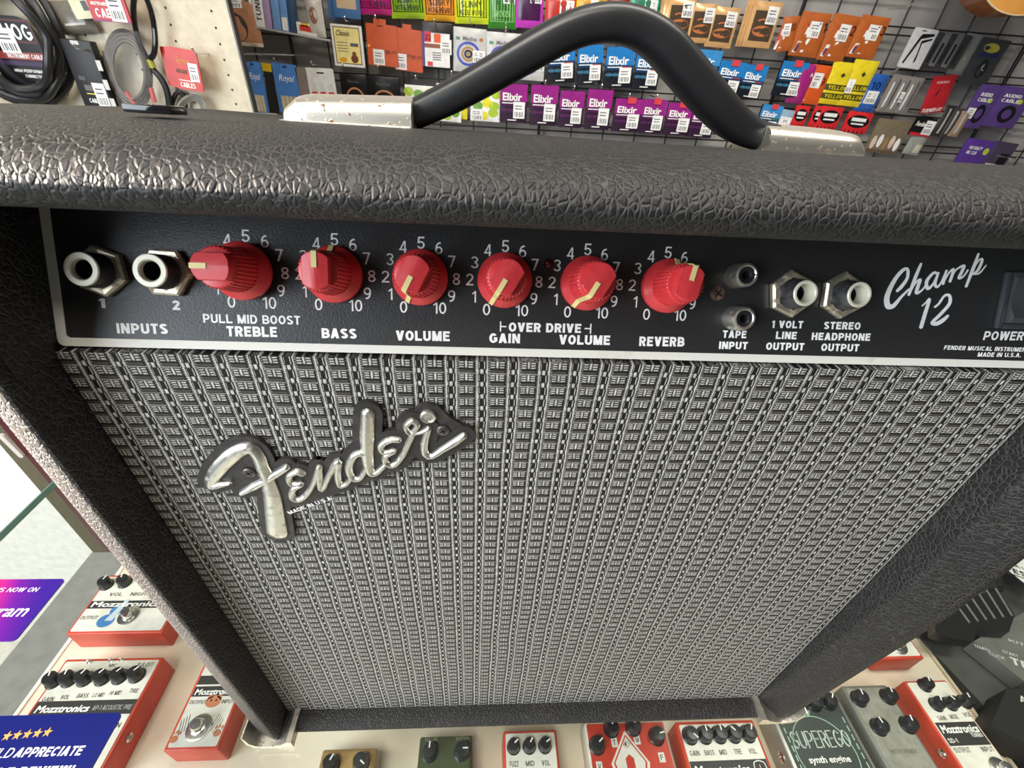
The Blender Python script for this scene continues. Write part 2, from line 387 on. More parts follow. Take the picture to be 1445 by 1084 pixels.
    def caps(s, fn, txt, a0, b0, wd, ht, m, t=.19, slant=0.0, rot=0.0):
        """capitals and figures in the stroke alphabet, lower left corner (a0,b0), fitted to wd (None: natural)"""
        k = (txt, t, 'caps')
        if k not in _tx: _tx[k] = stroke_text(txt, t)
        vs, fs = _tx[k]; xa = min(v[0] for v in vs); xb = max(v[0] for v in vs)
        sx = wd/(xb-xa) if wd else ht; c, q = cos(rot), sin(rot); out = []
        for x, y, p in vs:
            a = (x-xa)*sx+y*ht*slant; b = y*ht; P = fn(a0+a*c-b*q, b0+a*q+b*c, .002*(p % 12)); out.append(P)
        return s.add(out, fs, m)
    def text(s, fn, txt, a0, b0, wd, ht, m, bold=.0, slant=0.0, rot=0.0):
        """letters fitted into a box wd x ht whose lower left corner is (a0,b0); fn(a,b) gives the place"""
        vs, fs, x0, x1 = text_data(txt, bold)
        sx = wd/(x1-x0) if wd else ht/.70; sy = ht/.70; c, q = cos(rot), sin(rot)
        out = []
        for x, y in vs:
            a = (x-x0)*sx+y*sy*slant; b = y*sy
            out.append(fn(a0+a*c-b*q, b0+a*q+b*c))
        return s.add(out, fs, m)
def text_data(txt, bold):
    k = (txt, bold)
    if k in _tx: return _tx[k]
    c = bpy.data.curves.new('lettering', 'FONT'); c.body = txt; c.size = 1; c.resolution_u = 3; c.offset = bold
    o = bpy.data.objects.new('lettering', c); COL.objects.link(o)
    dg = bpy.context.evaluated_depsgraph_get(); me = bpy.data.meshes.new_from_object(o.evaluated_get(dg))
    vs = [(v.co.x, v.co.y) for v in me.vertices]; fs = []
    for p in me.polygons:
        a, b, d = [me.vertices[i].co for i in p.vertices[:3]]
        fs.append(list(p.vertices) if (b-a).cross(d-a).z > 0 else list(p.vertices)[::-1])
    bpy.data.objects.remove(o); bpy.data.curves.remove(c); bpy.data.meshes.remove(me)
    _tx[k] = (vs, fs, min(v[0] for v in vs), max(v[0] for v in vs)); return _tx[k]
def spline(pts, ws, n):
    P = [Vector(p) for p in pts]; out = []; wo = []
    if isinstance(ws, (int, float)): ws = [ws]*len(P)
    for i in range(len(P)-1):
        p0 = P[max(i-1, 0)]; p1 = P[i]; p2 = P[i+1]; p3 = P[min(i+2, len(P)-1)]
        for k in range(n):
            t = k/n; out.append(.5*((2*p1)+(p2-p0)*t+(2*p0-5*p1+4*p2-p3)*t*t+(3*p1-p0-3*p2+p3)*t**3)); wo.append(ws[i]*(1-t)+ws[i+1]*t)
    out.append(P[-1]); wo.append(ws[-1]); return out, wo
BASE = {}
def thing(name, label, cat, base, group=None):
    o = bpy.data.objects.new(name, None); COL.objects.link(o); o.empty_display_size = .02
    b = Vector(base); o.location = (b.x*S, b.y*S, (b.z+ZF)*S); BASE[o] = b
    return tag(o, label, cat, group)
def tag(o, label, cat, group=None):
    o['label'] = label; o['category'] = cat
    if group: o['group'] = group
    return o
def part(name, mb, parent=None, ang=35, label=None, base=None):
    b = BASE[parent] if parent else Vector(base if base is not None else (0, 0, -ZF))
    me = bpy.data.meshes.new(name); me.from_pydata([((v-b)*S)[:] for v in mb.v], [], mb.f)
    for m in mb.mats: me.materials.append(m)
    me.polygons.foreach_set('material_index', mb.m); me.polygons.foreach_set('use_smooth', [True]*len(me.polygons))
    me.update(); me.set_sharp_from_angle(angle=math.radians(ang))
    o = bpy.data.objects.new(name, me); COL.objects.link(o); BASE[o] = b
    if parent: o.parent = parent
    else: o.location = (b.x*S, b.y*S, (b.z+ZF)*S)
    if label: o['label'] = label
    return o
def struct(name, mb):
    o = part(name, mb); o['kind'] = 'structure'; return o
# ================================================================ SETTING
WALLY = 2000
mb = MB(); mb.box(UP, -3200, 3600, WALLY, WALLY+60, -ZF, 1900, mat('wall_grey', srgb(168, 164, 160), .6, mottle=(3, srgb(140, 136, 132), .3, .8)))
struct('wall_back', mb)
mb = MB(); mb.box(UP, -3200, 3600, -1500, WALLY, -ZF-40, -ZF, mat('floor_tile', srgb(205, 200, 190), .5)); struct('floor', mb)
mb = MB(); WP = mat('white_painted_panel', srgb(238, 236, 226), .5)
q1 = atY((52, 697), 500); q2 = atY((165, 805), 500)
mb.box(UP, -2600, (q1.x+q2.x)/2, 500, 540, -ZF, -330, WP); struct('wall_left', mb)
mb = MB(); mb.box(UP, (q1.x+q2.x)/2, (q1.x+q2.x)/2+420, 497, 560, -ZF, -330, mat('olive_post', srgb(92, 86, 62), .6)); struct('trim_1', mb)
# ================================================================ AMPLIFIER
AMPZ = -360
amp = thing('guitar_amplifier', 'black tolex combo guitar amplifier with red knobs and silver weave grille', 'amplifier', (0, 85, AMPZ))
XL, XR, WI, YB = -225.0, 231.0, 203.0, 205.0
def ztop(y): return 77.2-.108*(y+14)
def side(sgn, xo, xi, crest):
    """plan outline of a side board with its rounded front edge"""
    pts = [(xi, YB), (xi, crest+4), (xi+sgn*.3, crest+2.2), (xi+sgn*.9, crest+1.2), (xi+sgn*2.0, crest+.9)]
    pts += [(xi+sgn*a_, crest+b_) for a_, b_ in ((4.5, 1.7), (8, 2.9), (12, 4.4), (15.5, 6.1), (18.3, 8.3), (20.3, 12.5), (21.3, 22))]
    pts.append((xo, YB)); return pts
def side_r():
    pts = [(WI+.6, YB), (WI+.6, -13.5), (WI+.9, -15.2), (WI+1.9, -16.6), (WI+3.4, -17.8), (WI+7, -21.5), (WI+11, -26), (WI+13.5, -28.8)]
    return pts+[(218.6+13*sin(t), -30+14*(1-cos(t))) for t in [k/8*PI/2 for k in range(1, 9)]]+[(XR+.6, YB)]
for sgn, xo, xi, crest in ((-1, XL, -WI-.6, -21.5), (1, XR, WI+.6, -30)):
    mb = MB(); pl = side(sgn, xo, xi, crest) if sgn < 0 else side_r(); n = len(pl)
    if sgn < 0: pl = pl[::-1]
    zs = [AMPZ, AMPZ+2, AMPZ+6, AMPZ+12]+[AMPZ+12+(50-AMPZ-12)*k/12 for k in range(1, 13)]
    vs = []; fs = []
    for z in zs:
        r = 11; dz = max(0, r-(z-AMPZ)); ins = r-math.sqrt(max(0, r*r-dz*dz))
        for x, y in pl:
            e = max(0.0, min(1.0, (abs(x)-abs(xi))/abs(xo-xi)))
            vs.append((x-sgn*ins*e, y+(ins*.6 if y < crest+14 else 0)+(max(0, -150-z)/200*13*min(1, max(0, (8-y)/20)) if sgn > 0 else 0), z))
    for i in range(len(zs)-1):
        for k in range(n): fs.append([i*n+k, i*n+(k+1) % n, (i+1)*n+(k+1) % n, (i+1)*n+k])
    fs.append(list(range(n))[::-1]); fs.append([(len(zs)-1)*n+k for k in range(n)])
    mb.add(vs, fs, TOLEX); part('side_panel', mb, amp, 40)
    mb = MB(); xa, xb = sorted((xi, xi-sgn*1.5))                       # the liner step level with the panel
    mb.box(UP, xa, xb, -16, 60, -3, 52, TOLEX, .5); part('side_liner', mb, amp)
# top board with the fat rolled front edge
prof = [(YB, 44), (40, 44), (36, 55), (-14, 55.3)]
for k in range(1, 8):
    t = k/8*PI/2; prof.append((-14-13.5*sin(t), 55.3+7.5*(1-cos(t))))
prof += [(-28, 62.8), (-27.6, 64.8), (-26.4, 66.8), (-24.3, 68.8), (-21.4, 70.5), (-17.5, 71.8), (-12, 72.8), (-5, 73.4), (4, 73.5), (14, 73.2), (24, 72.6)]
prof += [(y, ztop(y)) for y in (36, 60, 90, 120, 150, 180, 195)]
for k in range(1, 6):
    t = k/5*PI/2; prof.append((195+10*sin(t), ztop(195)-10*(1-cos(t))))
mb = MB(); F = Frame((0, 0, 0), (0, 1, 0), (0, 0, 1), (1, 0, 0)); mb.prism(F, prof, XL, XR, TOLEX)
for v in mb.v: v.z -= .02*(v.x+40)*max(0, v.y)/190                # the lid sits a hair out of level
part('top_panel', mb, amp, 40)
prof = [(YB, AMPZ), (YB, -352.5), (-4, -352.5), (-10, -353), (-13.5, -354.5), (-14.2, -356.5), (-13.4, -359), (-11, AMPZ+.05)]
mb = MB(); mb.prism(F, prof, -WI, WI, TOLEX); part('bottom_panel', mb, amp, 40)
mb = MB(); mb.box(UP, -WI, WI, YB-16, YB-2, AMPZ+10, 50, BLKM); part('back_panel', mb, amp)
mb = MB(); mb.box(UP, -WI, WI, 0, 4, -352.5, -1.2, GRILLE); part('grille_cloth', mb, amp)
# control panel
TILT = .4629
PN = Frame((0, 1.95, 0), (1, 0, 0), (0, sin(TILT), cos(TILT)), (0, -cos(TILT), sin(TILT)))
mb = MB(); mb.box(PN, -202, 202, 0.3, 60, -2.5, 0, PANEL); cp = part('control_panel', mb, amp)
mb = MB()
cr = [(-202+2.6*(1-cos(t)), 2.6*(1-sin(t))) for t in [k/6*PI/2 for k in range(7)]]
mb.prism(PN, [(-202, 60)]+cr+[(202, 0), (202, 60), (199.2, 60), (199.2, 3.1), (-197.6, 3.1), (-198.6, 3.9), (-198.6, 60)], -.4, .25, DIRTY)
part('white_border', mb, cp)
INKF = lambda a, b, c=0: PN(a, b, .06+c)
mb = MB()
def ptext(txt, q0, q1, hpx, bold=.225, slant=0.0):
    """panel lettering between two baseline pixels of the photograph, hpx tall"""
    a0, b0 = PN.at(q0); a1, b1 = PN.at(q1); h = PN.at((q0[0], q0[1]-hpx))[1]-b0; mb = MB()
    mb.caps(INKF, txt, a0, b0, math.hypot(a1-a0, b1-b0), h, INK, bold, slant, math.atan2(b1-b0, a1-a0)); part('panel_lettering', mb, cp)
def pz(zx, zy, ox, oy, sc): return (ox+zx/sc, oy+zy/sc)
A = lambda x, y: pz(x, y, 0, 270, 3.44)
B = lambda x, y: pz(x, y, 400, 300, 3.6125)
Cc = lambda x, y: pz(x, y, 750, 300, 4.129)
D = lambda x, y: pz(x, y, 1000, 300, 3.247)
ptext('INPUTS', A(570, 690), A(817, 693), 14.5)
ptext('1', A(484, 566), A(514, 567), 13.5); ptext('2', A(839, 576), A(876, 577), 13.5)
ptext('PULL MID BOOST', A(988, 638), (424, 458.3), 12.5, .19)
ptext('TREBLE', A(1103, 704), A(1347, 708), 14.5)
ptext('BASS', B(196, 640), B(374, 643), 14); ptext('VOLUME', B(574, 652), B(848, 656), 14)
ptext('OVER DRIVE', B(1148, 607), Cc(288, 702), 13); ptext('GAIN', B(1049, 664), B(1205, 667), 13.5)
ptext('VOLUME', Cc(160, 768), Cc(456, 772), 13.5); ptext('REVERB', Cc(626, 778), Cc(890, 781), 13.5)
ptext('TAPE', D(63, 574), D(171, 576), 10.5); ptext('INPUT', D(46, 625), D(176, 627), 10.5)
ptext('1 VOLT', D(288, 529), D(430, 531), 10.5); ptext('LINE', D(306, 579), D(401, 581), 10.5)
ptext('OUTPUT', D(261, 629), D(435, 632), 10.5)
ptext('STEREO', D(526, 534), D(693, 537), 10.5); ptext('HEADPHONE', D(470, 584), D(738, 588), 10.5)
ptext('OUTPUT', D(513, 634), D(686, 637), 10.5)
ptext('POWER', D(1255, 584), D(1437, 586), 12.5, .19, .10)
ptext('FENDER MUSICAL INSTRUMENTS CORP.', D(1076, 628), (1482, 497.5), 6, .2, .12)
ptext('MADE IN U.S.A.', D(1230, 660), D(1428, 663), 6, .2, .12)
for (za, zb, f) in ((1104, 1135, B), (308, 346, Cc)):                     # the two bracket ticks beside OVER DRIVE
    if f is B: a, b = PN.at(B(1106, 604)); a2, b2 = PN.at(B(1136, 580)); st = a
    else: a, b = PN.at(Cc(308, 702)); a2, b2 = PN.at(Cc(345, 676)); st = a2
    mb = MB(); mb.box(PN, a, a2, b+1.5, b+2.0, .02, .06, INK); mb.box(PN, st-.25, st+.25, b-.2, b+3.7, .02, .06, INK); part('bracket_mark', mb, cp)
KX = [-133.0+31.4*i for i in range(6)]; KV = 28.75
for i, kx in enumerate(KX):
    mb = MB()
    for k in range(11):
        t = math.radians(-150+30*k); t = t*1.0
        a = kx+sin(t)*13.2+(.4 if k == 10 else 0); b = KV+cos(t)*12.7-2.1; s_ = str(k); wdt = 2.75 if k not in (1, 10) else (1.45 if k == 1 else 4.9)
        mb.caps(INKF, s_, a-wdt/2, b, wdt, 4.3, INK, .125)
    part('dial_numbers', mb, cp)
# script model name
Z = lambda x, y: PN.at(pz(x, y, 1240, 350, 6.376))
mb = MB()
def brush(pts, ws, k=1.0):
    mb.stroke(PN, [Z(x, y) for x, y in pts], [q*.0375*k for q in ws], .02, .16, INK)
brush([(165, 385), (205, 345), (255, 270), (258, 195), (215, 200), (140, 290), (75, 430), (80, 520), (130, 520), (200, 440), (268, 372)], [30, 40, 30, 30, 36, 44, 56, 60, 46, 28, 18])
brush([(378, 145), (330, 260), (270, 420)], [26, 36, 28])
brush([(275, 410), (325, 320), (372, 285), (350, 350), (338, 405), (380, 385), (420, 340)], [16, 18, 30, 36, 34, 20, 16])
brush([(525, 232), (490, 225), (430, 300), (440, 365), (490, 320), (535, 225)], [26, 26, 36, 36, 20, 20])
brush([(535, 225), (505, 320), (525, 350), (560, 310), (592, 240)], [22, 30, 26, 16, 16])
brush([(608, 205), (595, 250), (578, 322)], [22, 28, 26]); brush([(580, 315), (630, 225), (672, 195), (640, 300)], [14, 16, 30, 28])
brush([(642, 296), (690, 200), (765, 160), (745, 215), (720, 270), (760, 255), (800, 200)], [14, 16, 30, 32, 30, 18, 16])
brush([(895, 55), (850, 180), (785, 345)], [22, 36, 26]); brush([(850, 185), (900, 110), (930, 110), (890, 200), (845, 235)], [16, 18, 28, 28, 18])
brush([(850, 235), (905, 225), (965, 155)], [20, 18, 10])
brush([(390, 520), (425, 490), (455, 462), (425, 560), (380, 710)], [14, 18, 30, 40, 40])
brush([(505, 530), (540, 500), (590, 430), (635, 430), (635, 500), (560, 590), (480, 670), (520, 680), (575, 650), (618, 612)], [24, 22, 26, 30, 36, 36, 34, 46, 46, 28])
part('script_lettering', mb, cp)
# knobs
def knob(kx, ang, pull, lbl):
    c = PN.sub(kx, KV, pull); K = c.sub(0, 0, 0, -math.radians(ang))    # K.V is the pointer direction
    mb = MB(); mb.lathe(c, [(9.2, 0), (10.1, .25), (10.2, 2.6), (9.9, 3.1), (9.3, 3.5), (8.1, 5.2), (7.7, 5.6)], RED, 64)
    if pull: mb.lathe(PN.sub(kx, KV), [(4, 0), (4, pull+.2)], BLK, 20)
    mb.lathe(c, [(7.5, 5.4), (7.5, 5.5), (6.75, 16.6), (6.4, 17.0), (6.0, 17.15)], RED, 128, lambda i, k: 1+(.028 if k % 4 < 2 else -.028)*(i in (1, 2)))
    cap = []; R = 6.15; hw = 4.35; a0 = math.acos(hw/R)
    for k in range(13): t = a0+(PI-2*a0)*k/12; cap.append((R*cos(t), R*sin(t)))
    cap += [(-x, -y) for x, y in cap]; n = len(cap)
    vs = []; fs = []
    for j, (sc, hh) in enumerate(((1.0, 16.9), (1.0, 19.5), (.985, 19.9), (.94, 20.15))):
        for x, y in cap: vs.append(K(x*sc, y*sc, hh+(.75*(1-abs(x)/hw) if j else 0)))
    for j in range(3):
        for k in range(n): fs.append([j*n+k, j*n+(k+1) % n, (j+1)*n+(k+1) % n, (j+1)*n+k])
    ra = len(vs); vs += [K(0, R*.94, 20.9), K(0, -R*.94, 20.9)]
    right = [3*n+k for k in range(n) if cap[k][0] > 1e-6]; left = [3*n+k for k in range(n) if cap[k][0] < -1e-6]
    right.sort(key=lambda i: cap[i-3*n][1]); left.sort(key=lambda i: -cap[i-3*n][1])
    fs.append([ra+1]+right+[ra]); fs.append([ra]+left+[ra+1])
    for i, k in ((ra, 6), (ra+1, 19)):
        fs.append([i, 3*n+k+1, 3*n+k][::-1] if 0 else [3*n+k-1, 3*n+k, i]); fs.append([3*n+k, 3*n+k+1, i])
    mb.add(vs, fs, RED); ko = part('knob', mb, amp, 28, lbl)
    mb = MB(); path = [(.9, 21.05), (6.1, 20.9), (6.55, 20.0), (7.05, 16.6), (7.95, 5.8), (8.5, 5.2), (10.2, 3.5), (10.45, 2.4)]
    vs = []; fs = []
    for r, h in path:
        for x, d in ((-.85, 0), (.85, 0), (.85, -.5), (-.85, -.5)): vs.append(K(x, r+d*(h < 20.8), h+d*(h > 20.8)))
    for i in range(len(path)-1):
        for j in range(4): fs.append([i*4+j, i*4+(j+1) % 4, i*4+4+(j+1) % 4, i*4+4+j][::-1])
    fs += [[0, 1, 2, 3], [len(vs)-4+j for j in range(4)][::-1]]
    mb.add(vs, fs, CREAM); part('pointer', mb, ko, 25)
for i, (a, p_) in enumerate(((-90, 2.5), (0, .3), (-153, .3), (-150, .3), (-150, .3), (12, .8))):
    knob(KX[i], a, p_, ('red treble knob turned to point left', 'red bass knob pointing up', 'red volume knob turned down to zero', 'red gain knob turned down to zero',
                        'red overdrive volume knob turned down to zero', 'red reverb knob pointing up and slightly right')[i])
def jack(a, b, nutrot, nutm, bushm, ringm, h, r1):
    c = PN.sub(a, b, 0, math.radians(nutrot)); mb = MB()
    mb.lathe(c, [(6.5, 0), (6.5, .2), (6.2, 1.0), (r1, h-.7), (r1-.3, h-.25), (r1-.5, h-.25)], bushm, 40, cap=False)
    jo = part('jack_socket', mb, amp)
    mb = MB(); mb.lathe(c, [(8.6, .1), (9.2, .4), (9.2, 2.2), (8.3, 2.8), (6.4, 2.8)], nutm, 6, cap=False); part('hex_nut', mb, jo, 20)
    mb = MB(); mb.lathe(c, [(r1-.25, h-.6), (r1-.2, h-.05), (r1-.5, h+.2), (3.9, h+.2), (3.5, h-.1), (3.3, h-1.2), (3.25, h-(1.6 if bushm is BLK else 5.5))], ringm, 40, cap=False); part('metal_ring', mb, jo)
    mb = MB(); mb.lathe(c, [(3.24, h-(1.5 if bushm is BLK else 5.4)), (3.2, .4), (0, .4)], BLKM, 24, cap=False)
    part('socket_hole', mb, jo)
BUSH = mat('dark_threaded_metal', (.10, .10, .105), .42, .7, mottle=(300, (.05, .05, .052), .4, .6))
for q, rt, dark in (((147, 383), 40, 1), ((238, 385), 58, 1), ((1113, 415), 38, 0), ((1185, 417), 30, 0)):
    a, b = PN.at(q); jack(a, b, rt, BRASS, BLK if dark else BUSH, mat('cream_nickel', srgb(228, 222, 200), .35, .1) , 9.2 if dark else 9.6, 5.9 if dark else 5.0)
for q in ((1038, 390), (1035, 449)):
    a, b = PN.at(q); c = PN.sub(a, b); mb = MB()
    mb.lathe(c, [(4.7, 0), (4.7, 1), (4.5, 7), (4.2, 7.8), (3.5, 8), (3.1, 7.7)], NICKEL, 36, cap=False); ro = part('phono_socket', mb, amp)
    mb = MB(); mb.lathe(c, [(3.3, 6.9), (3.1, 7.7), (2.2, 7.5), (1.5, 7.1), (1.3, 3), (0, 3)], BLK, 28, cap=False); part('black_insulator', mb, ro)
def screw(F, r, m, rot=.4, parent=amp, h=1.0):
    mb = MB(); mb.lathe(F, [(r, 0), (r, h*.4), (r*.8, h*.85), (r*.45, h), (0, h)], m, 24)
    for k in (0, 1): Fs = F.sub(0, 0, 0, rot+k*PI/2); mb.box(Fs, -r*.62, r*.62, -r*.14, r*.14, h*.5, h*1.04, BLKM)
    return part('screw', mb, parent)
a, b = PN.at((1012, 414)); screw(PN.sub(a, b), 2.9, RUST, .9)
a, b = PN.at((774, 372)); mb = MB(); mb.lathe(PN.sub(a, b), [(1.75, 0), (1.7, .5), (1.2, 1.2), (.6, 1.5), (0, 1.6)], mat('dark_red_lens', srgb(88, 6, 12), .15), 24); part('indicator_light', mb, amp)
# rocker switch
a0, b0 = PN.at((1400, 463)); a1, b1 = PN.at((1416, 384)); mb = MB()
sw = PN.sub(a0, b0); H = b1-b0; Wd = 21
for (x0, x1, y0, y1) in ((0, 2.6, 0, H), (Wd-2.6, Wd, 0, H), (2.6, Wd-2.6, 0, 2), (2.6, Wd-2.6, H-2, H)): mb.box(sw, x0, x1, y0, y1, 0, 2.0, mat('switch_bezel', (.045, .045, .052), .3), .5)
so = part('power_switch', mb, amp)
mb = MB(); R_ = Frame(sw(3, 2.2, 0), PN.V, PN.N, PN.U)
mb.prism(R_, [(0, -1), (0, 3.2), (2.2, 4.6), (6, 2.8), (9.5, 2.0), (H-6.5, 2.9), (H-4.2, 2.6), (H-4.2, -1)], 0.2, Wd-6.2, mat('switch_rocker', (.065, .068, .066), .3)); part('rocker', mb, so, 30)
mb = MB(); c = sw.sub(9.0, H-7.4, 2.95)
ring = [(1.35*cos(t), 1.7*sin(t)) for t in [k*PI/12 for k in range(24)]]
mb.tube([c(x, y, .1) for x, y in ring], .33, mat('red_mark', srgb(190, 62, 66), .5), 6, True); part('off_mark', mb, so)
# grille badge
GR = Frame((0, -.2, 0)); BZ = lambda x, y: GR.at(pz(x, y, 250, 540, 3.211))
STK = [([(253, 432), (215, 440), (165, 447), (185, 392), (245, 325), (300, 288), (345, 282), (378, 318), (395, 365), (418, 420), (440, 500), (452, 590), (462, 660)], [16, 30, 40, 52, 56, 52, 50, 46, 46, 52, 66, 76, 84]),
       ([(305, 480), (360, 452), (410, 425), (460, 395), (505, 365)], [22, 34, 30, 32, 26]),
       ([(578, 392), (548, 385), (516, 408), (528, 438), (572, 440), (536, 462), (530, 497), (560, 510), (595, 488), (625, 440), (652, 365)], [24, 26, 26, 24, 22, 24, 28, 26, 24, 22, 24]),
       ([(652, 365), (652, 400), (664, 462), (700, 395), (738, 335), (735, 400), (745, 443), (775, 437), (800, 405)], [24, 26, 28, 24, 26, 26, 26, 22, 18]),
       ([(855, 300), (815, 308), (785, 362), (800, 412), (838, 410), (866, 360)], [28, 28, 30, 28, 24, 20]),
       ([(870, 125), (866, 220), (868, 320), (880, 385), (910, 388), (945, 355)], [46, 50, 46, 36, 26, 20]),
       ([(1008, 240), (970, 240), (930, 266), (942, 295), (990, 288), (952, 312), (950, 342), (985, 354), (1022, 318), (1052, 258), (1078, 200), (1092, 172), (1068, 154), (1042, 178), (1056, 206), (1100, 205), (1142, 188)], [24, 26, 26, 24, 22, 24, 26, 26, 24, 24, 22, 22, 22, 22, 20, 18, 20]),
       ([(1143, 190), (1126, 250), (1126, 298), (1155, 314), (1210, 282), (1262, 250), (1300, 222)], [24, 28, 30, 26, 30, 34, 30])]
KB = .1085
mb = MB()
for i, (pts, ws) in enumerate(STK): mb.stroke(GR, [BZ(*p) for p in pts], [q*KB*1.15+6.2 for q in ws], 0, 1.9+.07*i, PLATE)
mb.prism(GR, [BZ(*p) for p in ((150, 440), (330, 290), (400, 400), (330, 480), (240, 470))], 0, 1.88, PLATE)
mb.prism(GR, [BZ(*p) for p in ((1100, 110), (1180, 90), (1240, 150), (1330, 200), (1320, 245), (1180, 330), (1110, 260))], 0, 1.89, PLATE)
mb.prism(GR, [BZ(*p) for p in ((420, 430), (760, 400), (770, 478), (505, 560), (470, 560))], 0, 1.87, PLATE)
mb.prism(GR, [BZ(*p) for p in ((560, 400), (760, 370), (860, 320), (1000, 290), (1120, 220), (1150, 300), (940, 390), (760, 450), (600, 490))], 0, 1.86, PLATE)
mb.lathe(GR.sub(*BZ(1140, 137)), [(6.2, 0), (6.2, 1.9)], PLATE, 30)
bp_ = part('name_badge', mb, amp, 30)
mb = MB()
for i, (pts, ws) in enumerate(STK): mb.stroke(GR, [BZ(*p) for p in pts], [q*KB*1.18 for q in ws], 1.5, 4.2+.002*i, BADGE, 'round', 6)
mb.lathe(GR.sub(*BZ(1140, 137)), [(3.4, 1.7), (3.3, 3.0), (2.7, 3.4), (2.3, 3.2), (2.2, 2.9)], BADGE, 30)
F = GR.sub(*BZ(1140, 137), 2.9); mb.text(lambda a, b: F(a, b, .15), 'R', -1.0, -1.2, 2.0, 2.4, BADGE, .02)
part('badge_lettering', mb, bp_, 40)
mb = MB(); q0 = BZ(517, 582); q1 = BZ(716, 512)
mb.caps(lambda a, b, c=0: GR(a, b, 2.0+c), 'MADE IN U.S.A.', *q0, math.hypot(q1[0]-q0[0], q1[1]-q0[1]), 2.3, INK, .17, 0, math.atan2(q1[1]-q0[1], q1[0]-q0[0]))
part('small_lettering', mb, bp_)
for x, y in ((337, 390), (1207, 200)): screw(GR.sub(*BZ(x, y), 2.3), 2.7, mat('dark_screw', (.16, .14, .14), .4, .8), .5, bp_, .9)
# carrying handle
HY = 80.0
pts = [(585, 161), (605, 152), (640, 135), (680, 113), (725, 87), (765, 64), (800, 46), (835, 35), (870, 33), (905, 43), (935, 64), (962, 95), (985, 122), (1010, 150), (1035, 174), (1060, 188), (1085, 194)]
P3 = [atY(q, HY) for q in pts]; P2, RW = spline([(p.x, p.z) for p in P3], [5.6, 5.8, 6.2, 6.4, 6.6, 6.7, 6.6, 6.5, 6.5, 6.6, 7.0, 7.2, 7.2, 7.0, 6.6, 6.0, 5.6], 4)
sec = []
for k in range(24):
    t = 2*PI*k/24; c_, s_ = cos(t), sin(t); ex = .62
    sec.append((math.copysign(abs(c_)**ex, c_)*1.75, math.copysign(abs(s_)**ex, s_)))
mb = MB(); mb.tube([(x, HY, z) for x, z in P2], RW, RUB, sec=sec, up=(0, 1, 0)); part('handle_strap', mb, amp, 60)
for x0, x1, s_ in ((-127.5, -77.0, 1), (73.5, 118.5, -1)):
    mb = MB(); zt = ztop(HY)-.0085*((x0+x1)/2+40); n = 14; m_ = 10; vs = []; fs = []
    for i in range(m_+1):
        f = i/m_; x = x0+(x1-x0)*f; e = f if s_ > 0 else 1-f; g = min(1, math.sqrt(max(0, 1-(1-min(1, e/.07))**2))*.35+.65)
        hh = (9.8+1.4*e)*g; hw = 17*(.75+.25*g)
        for j in range(n+1):
            t = PI*j/n; cx = cos(t); cz = sin(t)
            vs.append((x, HY-hw*math.copysign(abs(cx)**.42, cx), zt-1+(hh+1)*cz**.42))
    for i in range(m_):
        for j in range(n): fs.append([i*(n+1)+j, (i+1)*(n+1)+j, (i+1)*(n+1)+j+1, i*(n+1)+j+1])
    fs.append(list(range(n+1))); fs.append([m_*(n+1)+j for j in range(n+1)][::-1])
    mb.add(vs, fs, NICKEL); zz = ztop(HY-20)
    mb.box(UP, x0-1.5*(s_ > 0), x1+1.5*(s_ < 0), HY-19.5, HY-15, zt-.6, zt+2.2, NICKEL, .6); mb.box(UP, x0, x1, HY+15, HY+19, zt-2.2, zt+.8, NICKEL, .5)
    part('handle_end_cap', mb, amp, 50)
# metal corner guards
for sgn, xo, gy in ((-1, XL, -22.0), (1, XR, -17.0)):
    G = Frame((0, gy, 0), (-sgn, 0, 0), (0, 0, 1), (0, -1, 0)); ox = abs(xo)
    oc = [(-ox-1.2, AMPZ+24), (-ox-1.2, AMPZ+9), (-ox+2.5, AMPZ+1.5), (-ox+8, AMPZ+.1), (-ox+33, AMPZ+.1)]
    ic = [(-ox+33, AMPZ+11), (-ox+29, AMPZ+11), (-ox+25, AMPZ+7), (-ox+19, AMPZ+4.2), (-ox+10, AMPZ+3.4), (-ox+5, AMPZ+5), (-ox+1.2, AMPZ+10), (-ox-.2, AMPZ+24)]
    mb = MB(); mb.prism(G, oc+ic, -30, 1.0, NICKEL); part('corner_guard', mb, amp, 40)
q = atZ((355, 153), 58); mb = MB(); mb.box(UP, XL-1.2, XL+40, YB-36, YB+1.2, ztop(YB-15)-10, ztop(YB-15)+1.8, NICKEL, 1.5); part('corner_guard', mb, amp)
q0 = atZ((178, 170), ztop(30)); q1 = atZ((250, 173), ztop(30))
bar = thing('plastic_bar', 'small glossy black plastic bar lying on the left of the amplifier top', 'bar', (q0.x, 34, ztop(30)))
mb = MB(); Fb = Frame((q0.x, q0.y, ztop(q0.y)+.5), (1, 0, 0), (0, 1, -.106), (0, .106, 1)); Fb.N = Fb.U.cross(Fb.V)
mb.box(Fb, 0, q1.x-q0.x, 0, 9, .2, 2.6, mat('gloss_black', (.01, .01, .012), .08), .5); part('bar_body', mb, bar)
